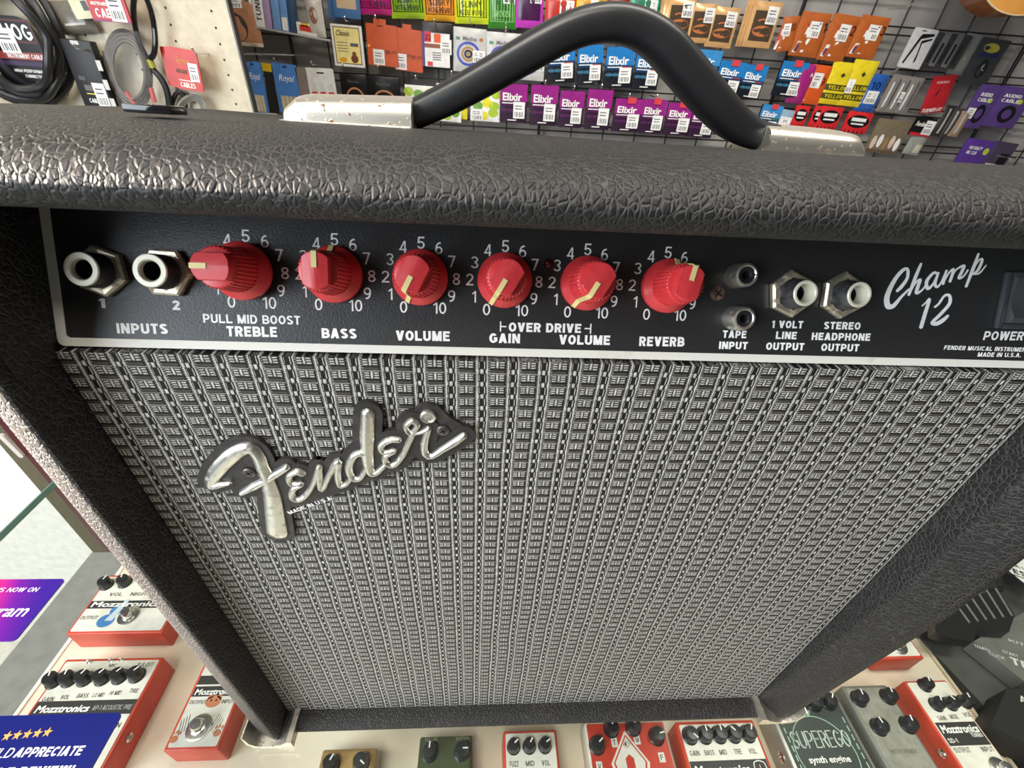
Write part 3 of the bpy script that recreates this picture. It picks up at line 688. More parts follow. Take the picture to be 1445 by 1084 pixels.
# ================================================================ GLASS COUNTER
GT = AMPZ; SH = -600.0; PT = -560.0                       # glass top, shelf top, pedal face height
case = thing('glass_countertop', 'clear glass countertop the amplifier stands on', 'countertop', (0, 0, GT-8))
mb = MB(); mb.box(UP, -578, 1250, -420, 470, GT-8, GT, GLASS); part('glass_top', mb, case)
mb = MB(); mb.box(UP, -579.5, -578, -420, 470, GT-8, GT, mat('green_glass_edge', srgb(104, 138, 128), .12)); part('glass_edge', mb, case)
case = thing('display_shelf', 'cream display shelf under the glass carrying the effect pedals', 'shelf', (0, 0, SH-60))
def pxl(q, z): return atZ(q, z)
xl = (pxl((20, 1010), SH).x+pxl((105, 905), SH).x)/2; xr = pxl((1330, 950), SH).x
mb = MB(); mb.box(UP, xl, xr, -420, 330, SH-14, SH, mat('cream_shelf', srgb(232, 222, 204), .45, mottle=(7, srgb(222, 208, 186), .3, .7)), 1); part('shelf_board', mb, case)
mb = MB(); mb.box(UP, xl-5, xl, -420, 330, SH-14, SH+1.5, mat('shelf_edging', srgb(236, 232, 222), .35)); part('shelf_edging', mb, case)
xg = pxl((0, 940), SH-30).x
mb = MB(); mb.box(UP, xg, xl-5, -420, 330, SH-60, SH-30, mat('case_rail_grey', srgb(150, 150, 146), .35, .3)); part('side_rail', mb, case)
mb = MB(); mb.box(UP, xr, xr+4, -420, 330, SH-14, SH+3, mat('shelf_end_beige', srgb(205, 192, 168), .4)); part('shelf_edging', mb, case)
case = thing('grey_tray', 'dark grey board beside the cream shelf at lower right', 'board', (xr+450, 0, SH-24))
mb = MB(); mb.box(UP, xr+4.5, xr+900, -420, 500, SH-24, SH-10, mat('grey_tray', srgb(92, 92, 88), .5)); part('tray_board', mb, case)
# dark red case beyond the counter, seen past the amplifier's left edge
q = atY((38, 640), 470); rc = thing('equipment_case', 'dark red case with a white handle bar behind the left edge of the amplifier', 'case', (q.x+70, 470, -900))
RFr = Frame((q.x, 470, q.z)); mb = MB()
qa = RFr.at((0, 588)); qb = RFr.at((28, 672)); mb.box(RFr, qa[0]-14, qa[0]+260, -460, 90, -22, 0, mat('dark_red_case', srgb(74, 20, 26), .4), 4); part('case_body', mb, rc)
qa = RFr.at((5, 614)); qb = RFr.at((32, 641)); mb = MB(); mb.stroke(RFr, [qa, ((qa[0]+qb[0])/2, (qa[1]+qb[1])/2), qb], 9, .2, 5, mat('pale_bar', srgb(205, 198, 190), .4)); part('handle_bar', mb, rc)
# ---------------------------------------------------------------- cards lying on the glass
def rrect(a0, a1, b0, b1, r, corners=(1, 1, 1, 1)):
    out = []
    for (cx, cy, t0), on in zip(((a1-r, b1-r, 0), (a0+r, b1-r, 90), (a0+r, b0+r, 180), (a1-r, b0+r, 270)), corners):
        if on: out += [(cx+r*cos(math.radians(t0+k*15)), cy+r*sin(math.radians(t0+k*15))) for k in range(7)]
        else: out.append({0: (a1, b1), 90: (a0, b1), 180: (a0, b0), 270: (a1, b0)}[t0])
    return out
def card_mat(name, stops):
    m, b, tc = new_mat(name); sp = E.nt.nodes.new('ShaderNodeSeparateXYZ'); E.nt.links.new(tc.outputs['Object'], sp.inputs[0])
    rp = E.nt.nodes.new('ShaderNodeValToRGB'); el = rp.color_ramp.elements
    x = E(sp.outputs[0])*1000+E(sp.outputs[1])*400
    f = x.step(stops[0][0], stops[-1][0]); E.nt.links.new(f.o, rp.inputs[0])
    for i, (p, c) in enumerate(stops):
        k = (p-stops[0][0])/(stops[-1][0]-stops[0][0]); e = el[i] if i < 2 else el.new(k); e.position = k; e.color = (*srgb(*c), 1)
    E.nt.links.new(rp.outputs[0], b.inputs['Base Color']); b.inputs['Roughness'].default_value = .3; return m
CF_ = UP.sub(0, 0, GT)
cx = thing('counter_card', 'purple to pink rounded social media card on the glass left of the amplifier', 'card', (-520, 96, GT), 'cards on the counter glass')
x1 = atZ((93, 818), GT).x+.5; y1 = atZ((93, 818), GT).y; y0 = atZ((20, 906), GT).y; x0 = -572
mb = MB(); mb.prism(CF_, rrect(x0, x1, y0, y1, 4), .1, 1.5, card_mat('card_gradient', [(-62, (226, 50, 100)), (4, (200, 40, 130)), (30, (112, 28, 150)), (50, (58, 30, 140))])); part('card', mb, cx)
mb = MB(); CT = lambda a, b, c=0: CF_(a, b, 1.6+c)
q0 = CF_.at((3, 837)); q1 = CF_.at((57, 831)); mb.caps(CT, 'FOLLOW US NOW ON', q1[0]-72, q0[1], 72, 4.6, INK, .12, .1)
q0 = CF_.at((0, 870)); q1 = CF_.at((39, 865)); mb.text(CT, 'Instagram', q1[0]-66, q0[1]-1, 66, 11.5, INK, .012, .18); part('card_lettering', mb, cx)
c2 = thing('counter_card', 'dark blue rounded card with five gold stars on the glass at bottom left', 'card', (-400, -40, GT), 'cards on the counter glass')
x1 = atZ((167, 1020), GT).x; y1 = atZ((120, 1008), GT).y
mb = MB(); mb.prism(CF_, rrect(x1-125, x1, y1-78, y1, 4), .1, 1.5, mat('card_blue', srgb(18, 28, 112), .3, mottle=(12, srgb(14, 24, 96), .35, .7))); part('card', mb, c2)
mb = MB(); ST = mat('gold_star', srgb(238, 176, 96), .4)
for k in range(5):
    q = CF_.at((12+14.2*k, 1040-1.4*k)); F = CF_.sub(q[0], q[1])
    mb.prism(F, [((3.5 if i % 2 == 0 else 1.45)*sin(i*PI/5), (3.5 if i % 2 == 0 else 1.45)*cos(i*PI/5)) for i in range(10)], 1.5, 1.65, ST)
part('star', mb, c2)
mb = MB(); q0 = CF_.at((20, 1069)); q1 = CF_.at((119, 1058))
mb.caps(CT, 'APPRECIATE', q0[0], q0[1]-.5, q1[0]-q0[0], 6.0, INK, .2, .12); mb.caps(CT, 'WE WOULD', q0[0]-49, q0[1]-.5, 47, 6.0, INK, .13, .12)
q2 = CF_.at((106, 1084)); mb.caps(CT, 'A GOOGLE REVIEW!', q2[0]-92, q0[1]-12.5, 92, 6.0, INK, .2, .12); part('card_lettering', mb, c2)
# ---------------------------------------------------------------- effect pedals on the shelf
PK = mat('pedal_knob_black', (.02, .02, .021), .3); FACE = mat('pedal_face_white', srgb(232, 228, 218), .4)
PRED = mat('pedal_enamel_red', srgb(206, 74, 50), .4, mottle=(30, srgb(186, 62, 44), .4, .7)); BAND = mat('band_charcoal', srgb(52, 50, 50), .5)
DTXT = mat('dark_print', srgb(60, 58, 56), .6)
FZ = UP.sub(0, 0, PT)
class Pedal:
    def __init__(s, label, tl, w, l, body, face, rim=2.5, name='effect_pedal', rot=0.0):
        p = atZ(tl, PT); s.w = w; s.l = l
        s.F = Frame((p.x, p.y, PT), (cos(rot), sin(rot), 0), (-sin(rot), cos(rot), 0), (0, 0, 1))
        c = s.F(w/2, -l/2, SH-PT); s.o = thing(name, label, 'pedal', c, 'effect pedals in the display case')
        mb = MB(); mb.box(s.F, -1, w+1, -l-1, 1, SH-PT+.3, -.6, body, 2.2, 3); part('enclosure', mb, s.o)
        mb = MB(); mb.prism(s.F, rrect(rim, w-rim, -l+rim, -rim, 2), -.62, .0, face); part('face_plate', mb, s.o)
        s.mb = MB()
    def P(s, q): return s.F.at(q)
    def knob(s, q, r=7, h=13, ang=20, top=None):
        s.knob_at(q[0], q[1], r, h, ang)
    def knob_at(s, a, b, r=7, h=13, ang=20, m=None):
        F = s.F.sub(a, b, 0, -math.radians(ang)); mb = MB()
        mb.lathe(F, [(r*1.12, 0), (r*1.12, 1.2), (r, 2.4), (r*.92, h-1.5), (r*.8, h), (0, h+.3)], m or PK, 24, lambda i, k: 1-(.05 if k % 3 == 0 and i in (2, 3) else 0))
        k = part('control_knob', mb, s.o, 30); mb = MB(); mb.box(F, -.7, .7, r*.15, r*.86, h-.2, h+.55, INK); part('indicator_line', mb, k)
    def switch(s, a, b, r=9):
        F = s.F.sub(a, b); mb = MB(); mb.lathe(F, [(r*1.35, 0), (r*1.3, 1.4), (r*1.05, 2.0)], STEEL, 32); mb.lathe(F, [(r*.8, 2), (r*.8, 4.5), (r*.62, 5), (r*.6, 11.5), (r*.5, 13), (0, 13.2)], STEEL, 28)
        part('foot_switch', mb, s.o)
    def band(s, b0, b1, m=BAND, a0=None, a1=None):
        s.mb.box(s.F, a0 if a0 is not None else 2.6, a1 if a1 is not None else s.w-2.6, b0, b1, 0, .12, m)
    def caps(s, t, a, b, wd, h, m=DTXT, k=.15, sl=0): s.mb.caps(lambda x, y, c=0: s.F(x, y, .2+c), t, a, b, wd, h, m, k, sl)
    def script(s, t, a, b, wd, h, m=INK): s.mb.text(lambda x, y: s.F(x, y, .25), t, a, b, wd, h, m, .03, .15)
    def socket(s, side, b, z=-18, r=5):
        F = Frame(s.F(s.w+1 if side > 0 else -1, b, z), s.F.V, s.F.N, s.F.U*side); mb = MB()
        mb.lathe(F, [(r, 0), (r, 1.2), (r*.75, 2.2), (r*.5, 2.2), (r*.45, .5), (0, .5)], STEEL, 20); part('jack_socket', mb, s.o)
    def done(s):
        if s.mb.f: part('face_print', s.mb, s.o)
        return s.o
def blob(P, pts, m, c0=0, c1=.14): P.mb.prism(P.F, pts, c0, c1, m)
def ell(a, b, ra, rb, n=20, rot=0):
    return [(a+ra*cos(t)*cos(rot)-rb*sin(t)*sin(rot), b+ra*cos(t)*sin(rot)+rb*sin(t)*cos(rot)) for t in [2*PI*k/n for k in range(n)]]
# 1 guitar drawing pedal
p0 = atZ((97, 896), PT); L = 112
P = Pedal('white pedal with a blue guitar drawing, farthest left pedal touching the amplifier edge', (154, 812), 122, (atZ((154, 812), PT).y-atZ((100, 894), PT).y), PRED, FACE)
bb = P.P((100, 893)); P_l = P.l
P.knob(P.P((151, 826)), 8, 14, 10); P.knob(P.P((177, 823)), 8, 14, -20)
y = P.P((150, 850))[1]; P.caps('VOL   NIGHT', 20, y+9, 56, 5); P.band(y-9, y+2); P.script('Mozztronics', 6, y-6.5, 92, 7)
a, b = P.P((152, 872)); BLU = mat('blue_drawing', srgb(70, 130, 190), .5)
blob(P, ell(a, b-4, 11, 9), BLU); blob(P, ell(a+5, b+10, 8, 7), BLU); blob(P, [(a-2, b-4), (a+8, b-4), (a+14, b+26), (a+9, b+27)], mat('pale_drawing', srgb(200, 214, 220), .5), 0, .2)
P.caps('OUTPUT', 4, b-2, 22, 5); a, b = P.P((182, 869)); P.switch(a, b, 10); P.done()
# 2 six-knob preamp
P = Pedal('red pedal with a row of six black knobs, partly under the blue card', (93, 931), 119, 118, PRED, FACE)
for k, q in enumerate(((77, 962), (99, 960), (121, 959), (146, 958), (170, 956), (194, 954))): P.knob(P.P(q), 8.2, 14, (-20, -10, 20, 30, 35, 40)[k])
y = P.P((90, 985))[1]
for k, t in enumerate(('GAIN', 'VOL', 'BASS', 'LO MID', 'HI MID', 'TRE')):
    a, b = P.P(((68, 986), (94, 983), (117, 981), (139, 980), (163, 977), (191, 974))[k]); P.caps(t, a-6, b-3, 13 if len(t) > 3 else 10, 4.6)
P.caps('XLR OUT', 92, -10, 20, 4.6); P.caps('LIFT', 72, -19, 10, 4); P.caps('MIC', 58, -10, 9, 4)
y = P.P((100, 1000))[1]; P.band(y-7, y+8); P.script('Mozztronics', 6, y-3.5, 60, 7); P.caps('AP-1 ACOUSTIC PRE', 70, y-2.5, 44, 5, mat('grey_print', srgb(176, 172, 168), .5))
P.caps("DON'T BE A MUTHA", 55, y-15, 44, 4); P.caps('IN', P.w-12, P.P((170, 1027))[1], 6, 5); P.socket(1, P.P((190, 1034))[1], -16, 5)
for q in ((127, 935), (158, 933), (173, 932)):
    a, b = P.P(q); mb = MB(); mb.lathe(P.F.sub(a, b), [(2.6, 0), (2.6, 1.5), (1.2, 2), (1.0, 7), (0, 7.5)], STEEL, 16); part('toggle_switch', mb, P.o)
P.done()
# 3 cat pedal
P = Pedal('small orange-red pedal with cat face and paw prints around its foot switch', (290, 934), 59, 92, PRED, FACE)
a, b = P.P((281, 1027)); P.switch(a, b, 10.5); CAT = mat('cat_orange', srgb(206, 128, 92), .5)
for q in ((246, 1042), (307, 1033)):
    x, y = P.P(q); blob(P, ell(x, y-1, 4.2, 3.6), CAT)
    for k in range(3): blob(P, ell(x-3.4+3.4*k, y+4.6+(k == 1)*1.2, 1.3, 1.9), CAT)
x, y = P.P((301, 990)); blob(P, ell(x, y, 9, 6.5), CAT); blob(P, [(x-9, y+1), (x-7, y+10), (x-2, y+5)], CAT); blob(P, [(x+9, y+1), (x+7, y+10), (x+2, y+5)], CAT)
for s_ in (-1, 1): blob(P, ell(x+3*s_, y+1.2, 1, 1.4), BLKM, 0, .25)
y = P.P((290, 965))[1]; P.band(y-1, y+9); P.band(y-14, y-3); P.script('Mozztronics', 5, y-12, 50, 6); P.caps('OUTPUT', 4, y-22, 20, 4); P.caps('INPUT', 42, y-22, 14, 4)
for k in range(4):
    for s_ in (-1, 1): P.mb.box(P.F.sub(a+s_*(15+2.3*k), b+6-2*k, 0, -s_*.25), -.3, .3, -8, 8, 0, .15, DTXT)
P.done()
# 4, 5 mini pedals
GOLD = mat('pedal_gold', srgb(176, 142, 86), .45, .3); GRN = mat('pedal_green', srgb(62, 72, 40), .45)
P = Pedal('gold pedal with two black knobs below the amplifier', (456.5, 1059), 60, 110, GOLD, GOLD)
P.knob_at(13, -14, 8.5, 15, 25); P.knob_at(46, -13, 8.5, 15, 125); P.socket(0, 0) if 0 else None; P.done()
P = Pedal('dark green pedal with two black knobs below the amplifier', (594, 1041), 60, 110, GRN, GRN)
P.knob_at(12, -15, 8.5, 15, 3); P.knob_at(49, -15, 8.5, 15, 90); P.caps('VOLUME', 5, -4, 15, 3.4, mat('pale_green_print', srgb(150, 152, 124), .5)); P.caps('SUSTAIN', 41, -4, 16, 3.4, mat('pale_green_print', srgb(150, 152, 124), .5)); P.done()
# 6 fuzz
P = Pedal('white faced pedal labelled FUZZ MID VOL with red sides', (711, 1033), 63, 112, PRED, FACE, 2)
for k, t in enumerate(('FUZZ', 'MID', 'VOL')): P.knob_at(11+18.5*k, -15, 7.2, 13, (50, 35, 60)[k]); P.caps(t, 6+18.5*k, -33, 10, 4.8)
P.band(-110, -41, mat('sky_blue_band', srgb(64, 150, 214), .4)); P.done()
# 7 diamond
P = Pedal('red pedal with white diamond emblem, cream sides and four knobs', (826, 1021), 98, 120, mat('cream_enamel', srgb(226, 218, 204), .45), mat('signal_red', srgb(200, 62, 44), .42), 1.0)
for q, an in (((862, 1029), 0), ((893, 1027), 0), ((842, 1053), 55), ((926, 1040), 80)): a, b = P.P(q); P.knob_at(a, b, 8.6, 13, an)
for q, t in (((867, 1048), 'T'), ((899, 1044), 'M'), ((846, 1082), 'V'), ((934, 1069), 'F')):
    a, b = P.P(q); P.mb.box(P.F, a-3.6, a+3.6, b-4.6, b+4.6, 0, .13, FACE); P.caps(t, a-1.8, b-2.6, 3.6, 5.2)
a, b = P.P((889, 1072)); dm = lambda k: [(a, b+24*k), (a+20*k, b-3*k), (a+12*k, b-28*k), (a-12*k, b-28*k), (a-20*k, b-3*k)]
blob(P, dm(1.15), FACE, 0, .12); blob(P, dm(1.0), mat('signal_red', ), .0, .16); blob(P, dm(.9), FACE, 0, .2)
blob(P, [(a-5, b-8), (a-5, b+1), (a, b+5), (a+5, b+1), (a+5, b-8)], mat('signal_red'), 0, .25); P.knob_at(a-2, b+13, 2.6, 6, 30, STEEL); P.done()
# 8 TD power
P = Pedal('red pedal with five knobs labelled GAIN BASS MID TRE VOL beside the corner guard', (954, 1020), 99, 120, PRED, FACE)
for k, t in enumerate(('GAIN', 'BASS', 'MID', 'TRE', 'VOL')): P.knob_at(12+18.3*k, -14, 8.4, 13, (135, 0, 0, -45, 30)[k]); P.caps(t, 6+18.3*k, -33, 12 if k < 2 else 9, 5)
P.band(-68, -38); P.script('Mozztronics', 6, -51, 66, 8.5); P.caps('TD-900 TUBE POWER', 7, -65, 66, 5, INK); 
P.mb.stroke(P.F, [(79, -64), (79, -44), (83, -40), (89, -40), (93, -44), (93, -64)], .9, .1, .2, INK); P.caps('GNAT', 81.5, -57, 9, 3.4, INK); P.mb.box(P.F, 81, 91, -49, -48.3, .1, .2, INK); P.mb.box(P.F, 85.7, 86.3, -49, -43, .1, .2, INK); P.done()
# 9 synth engine
SUP = mat('synth_face', srgb(62, 70, 66), .45, mottle=(25, srgb(40, 48, 46), .35, .7)); ALU = mat('brushed_aluminium', srgb(168, 166, 160), .38, .6)
MINT = mat('mint_print', srgb(172, 206, 186), .5)
P = Pedal('grey pedal reading SUPEREGO synth engine in a circle, right of the amplifier corner', (1078, 984), 100, 122, ALU, SUP, 4)
for a, b in ((20, -10), (42, -9), (62, -9), (82, -8)): P.knob_at(a, b, 8.6, 13, 40)
a, b = P.P((1162, 1054)); cc = [(a+37*cos(t), b-6+37*sin(t)) for t in [k*PI/24 for k in range(48)]]
P.mb.tube([P.F(x, y, .1) for x, y in cc], .55, MINT, 4, True)
P.caps('SUPEREGO', a-37, b-1, 74, 17, mat('pale_print', srgb(200, 206, 200), .5), .10, .08); P.caps('SUPEREGO', a-36, b, 74, 15, MINT, .05, .08)
P.mb.text(lambda x, y: P.F(x, y, .25), 'synth engine', a-26, b-15, 52, 6.2, INK, .02)
for k in range(9): P.mb.box(P.F, 8, 9.2, -30-9*k, -24-9*k, 0, .12, MINT); P.mb.box(P.F, 91, 92.2, -30-9*k, -24-9*k, 0, .12, MINT)
for k in range(7): P.mb.box(P.F.sub(a, b+30, 0, -.6+.2*k), -.25, .25, 0, 9, .05, .14, MINT)
P.socket(-1, -58, -16, 6); P.done()
# 10 grey four knob
GREY = mat('pedal_stone_grey', srgb(150, 148, 138), .5, mottle=(90, srgb(128, 126, 118), .4, .7))
P = Pedal('plain grey pedal with four black knobs right of the SUPEREGO pedal', (1189, 969), 62, 118, mat('pedal_dark_grey', srgb(120, 120, 114), .45), GREY, 2.5)
for q, an in (((1211, 987), 10), ((1252, 984), 15), ((1239, 1027), -8), ((1280, 1024), 12)): a, b = P.P(q); P.knob_at(a, b, 8.6, 13, an)
P.caps('WETFORMER', 14, -72, 34, 4, mat('grey_print_dark', srgb(110, 108, 100), .5)); P.done()
# 11 Mozztronics gain mode vol
P = Pedal('red sided pedal labelled GAIN MODE VOL next to the grey four knob pedal', (1277, 962), 60, 122, PRED, FACE, 1.5)
for q, an in (((1304, 968), 20), ((1320, 995), 25), ((1340, 994), -25), ((1360, 991), 10)): a, b = P.P(q); P.knob_at(a, b, 7.4, 13, an)
for q, t in (((1328, 1013), 'GAIN'), ((1345, 1011), 'MODE'), ((1364, 1008), 'VOL')): a, b = P.P(q); P.caps(t, a-5, b-3, 11, 5)
y = P.P((1350, 1030))[1]; P.band(y-16, y+8, None or BAND); P.script('Mozztronics', 5, y-3, 50, 8); P.caps('SD-1', 5, y-13, 12, 4.5, INK); P.caps('TURBO', 40, y-8, 15, 4, INK)
y2 = P.P((1370, 1062))[1]; P.caps('OUTPUT', 4, y2, 21, 5); P.caps('INPUT', 40, y2, 16, 5)
a, b = P.P((1408, 1080)); P.switch(a, b-4, 9); P.socket(-1, P.P((1300, 1060))[1], -14, 5); P.done()
# 12 red switch pedal, 13 red pedal end
p = atZ((1303, 928), PT); P = Pedal('white faced red pedal with one foot switch at the shelf edge, upper right', (1303, 928), 60, 112, PRED, FACE)
for ch in list(P.o.children): bpy.data.objects.remove(ch)
bpy.data.objects.remove(P.o)
def pedal_br(label, br, w, l, body, face, **k):
    """as Pedal, placed by its lower right face corner"""
    p = atZ(br, PT); d = Vector((p.x-w, p.y+l, PT))-CAM; z = d.dot(CF); return Pedal(label, (722.5+FPX*d.dot(CR)/z, 542-FPX*d.dot(CU)/z), w, l, body, face, **k)
P = pedal_br('white faced red pedal with one foot switch at the shelf edge, upper right', (1304, 928), 60, 112, PRED, FACE)
a, b = P.P((1266, 911)); P.switch(a, b, 9.5); blob(P, ell(a+8, b+8, 9, 7), mat('cymbal_gold', srgb(196, 160, 70), .5)); P.done()
P = pedal_br('red pedal end peeking out from behind the lower right of the amplifier', (1210, 927), 60, 112, PRED, FACE); P.done()
# ---------------------------------------------------------------- gear under the glass on the right
q = atZ((1400, 960), SH-10)
def flat_thing(name, label, cat, quad, z0, z1, m, top=None, bev=3, group=None):
    """a low box whose top outline is given by photo pixels on the plane z1"""
    P = [atZ(p, z1) for p in quad]; c = sum(P, Vector())/len(P); t = thing(name, label, cat, (c.x, c.y, z0), group)
    mb = MB(); F = UP.sub(0, 0, 0); mb.prism(F, [(p.x, p.y) for p in P], z0, z1, m); return t, mb
DG = mat('device_grey', srgb(112, 112, 108), .45, mottle=(40, srgb(98, 98, 94), .35, .7)); LT = mat('light_print', srgb(214, 214, 208), .5)
t, mb = flat_thing('drum_module', 'grey electronic device lettered TD at the right edge under the glass', 'device', [(1374, 905), (1470, 850), (1600, 960), (1446, 962)], SH+8, PT-6, DG)
part('housing', mb, t); mb = MB(); TDF = UP.sub(0, 0, PT-6, -.42); TF = lambda a, b, c=0: TDF(a, b, .3+c)
a, b = TDF.at((1428, 937)); mb.caps(TF, 'TD-3', a, b, 44, 11, LT, .2, .1)
for k, (px, py, tx) in enumerate(((1375, 913, 'TEMPO'), (1396, 924, 'CLICK'), (1424, 905, 'KIT'), (1415, 921, 'START'))): a, b = TDF.at((px, py)); mb.caps(TF, tx, a, b, 19, 4.5, LT, .13, .1)
part('device_lettering', mb, t)
t, mb = flat_thing('metal_cover', 'plain dark grey panel lying beside the cream shelf edge', 'panel', [(1272, 872), (1330, 842), (1445, 985), (1404, 1013)], SH-9, SH+6, mat('cover_grey', srgb(78, 78, 75), .5)); part('panel_body', mb, t)
t, mb = flat_thing('ribbed_clip', 'black ribbed plastic clip lying on the grey device', 'clip', [(1296, 836), (1322, 830), (1330, 852), (1408, 832), (1432, 868), (1424, 892), (1392, 890), (1380, 884), (1374, 905), (1345, 902), (1320, 892), (1318, 868), (1300, 852)], PT-4, PT+14, BLK)
part('clip_body', mb, t)
for k in range(6):
    mb = MB(); p0 = atZ((1340+13*k, 840-1.8*k), PT+15); p1 = atZ((1368+12*k, 879-2*k), PT+15); mb.tube([p0, p1], 1.5, mat('rib_grey', srgb(120, 120, 118), .3), 6); part('rib', mb, t)
t = thing('coiled_cable', 'thin black cables looping beside the amplifier at the right', 'cable', atZ((1385, 800), PT)-Vector((0, 0, 20)))
mb = MB()
for pts in ([(1352, 790), (1372, 768), (1400, 778), (1408, 806), (1412, 830)], [(1360, 804), (1390, 830), (1412, 832)], [(1384, 762), (1402, 790), (1412, 822)], [(1385, 770), (1420, 776), (1455, 768)]):
    P, _ = spline(pts, 1, 6); mb.tube([atZ(p, PT+4) for p in P], 4.0, BLK, 8)
part('cable_run', mb, t)
t, mb = flat_thing('paper_card', 'white printed card in front of the cables at the right edge', 'card', [(1405, 790), (1440, 771), (1500, 800), (1465, 838)], PT+10, PT+11, WHITE)
part('card', mb, t); mb = MB(); NF = UP.sub(0, 0, PT+11, -.50); a, b = NF.at((1420, 803)); Nf = lambda x, y, c=0: NF(x, y, .2+c)
mb.caps(Nf, 'FESTIVAL', a, b-4, 70, 11, BLKM, .22); mb2 = MB(); mb2.caps(Nf, 'CAVE', a+6, b+12, 34, 6, DTXT, .14); mb3 = MB(); mb3.box(NF, a-4, a+70, b-9, b-7, .1, .25, DTXT); part('card_lettering', mb, t); part('card_lettering', mb2, t); part('printed_line', mb3, t)
t, mb = flat_thing('boxed_device', 'dark blue grey box at the right edge above the white card', 'box', [(1404, 748), (1432, 722), (1520, 760), (1480, 800)], PT-30, PT+22, mat('slate_box', srgb(64, 70, 84), .4)); part('box_body', mb, t)
mb = MB(); NF2 = UP.sub(0, 0, PT+22, -.45); a, b = NF2.at((1428, 733)); mb.text(lambda x, y: NF2(x, y, .3), 'code', a, b, 34, 9, LT, .01); part('box_lettering', mb, t)
t, mb = flat_thing('power_adapter', 'matte black adapter block in the bottom right corner under the glass', 'adapter', [(1420, 972), (1480, 972), (1500, 1075), (1398, 1025)], SH-9, PT+6, BLKM); part('adapter_body', mb, t)
mb = MB(); NF3 = UP.sub(0, 0, PT+6, -.5); a, b = NF3.at((1440, 990)); mb.caps(lambda x, y, c=0: NF3(x, y, .3+c), 'AC', a, b, 16, 9, LT, .16); part('adapter_lettering', mb, t)
# ================================================================ SHOP WALL BEHIND
PKY = 1908                                                  # plane the packs hang in front of
def wire_panel():
    t = thing('wire_grid', 'black wire grid panels covering the grey shop wall', 'grid', (500, 1960, -700))
    WB = mat('black_wire', (.012, .012, .013), .4)
    for k, x in enumerate(range(-1050, 2700, 135)):
        mb = MB(); r = 5.5 if k % 7 == 2 else 2.6; mb.box(UP, x-r, x+r, 1950, 1950+2*r, -700, 900, WB, .8, 1); part('upright_wire', mb, t)
    for k in range(12):
        z = -640+k*128
        for dz in (0, 24): mb = MB(); mb.box(UP, -1060, 2700, 1944, 1949.5, z+dz-2.6, z+dz+2.6, WB); part('cross_wire', mb, t)
    return t
wire_panel()
def hook(q, what, y=PKY, ln=70, tip=3.2):
    p = atY(q, y-ln); t = thing('display_hook', 'silver wire hook '+what, 'hook', (p.x, 1945, p.z), 'wire hooks on the shop wall')
    mb = MB(); mb.tube([(p.x, 1946, p.z-6), (p.x, y-ln+14, p.z-9), (p.x, y-ln+3, p.z-4), (p.x, y-ln, p.z)], 1.9, HOOK, 8)
    part('rod', mb, t); mb = MB(); F = Frame((p.x, y-ln, p.z), (1, 0, 0), (0, 0, 1), (0, -1, 0)); mb.lathe(F, [(0, -tip), (tip*.8, -tip*.6), (tip, 0), (tip*.8, tip*.6), (0, tip)], HOOK, 12); part('tip', mb, t)
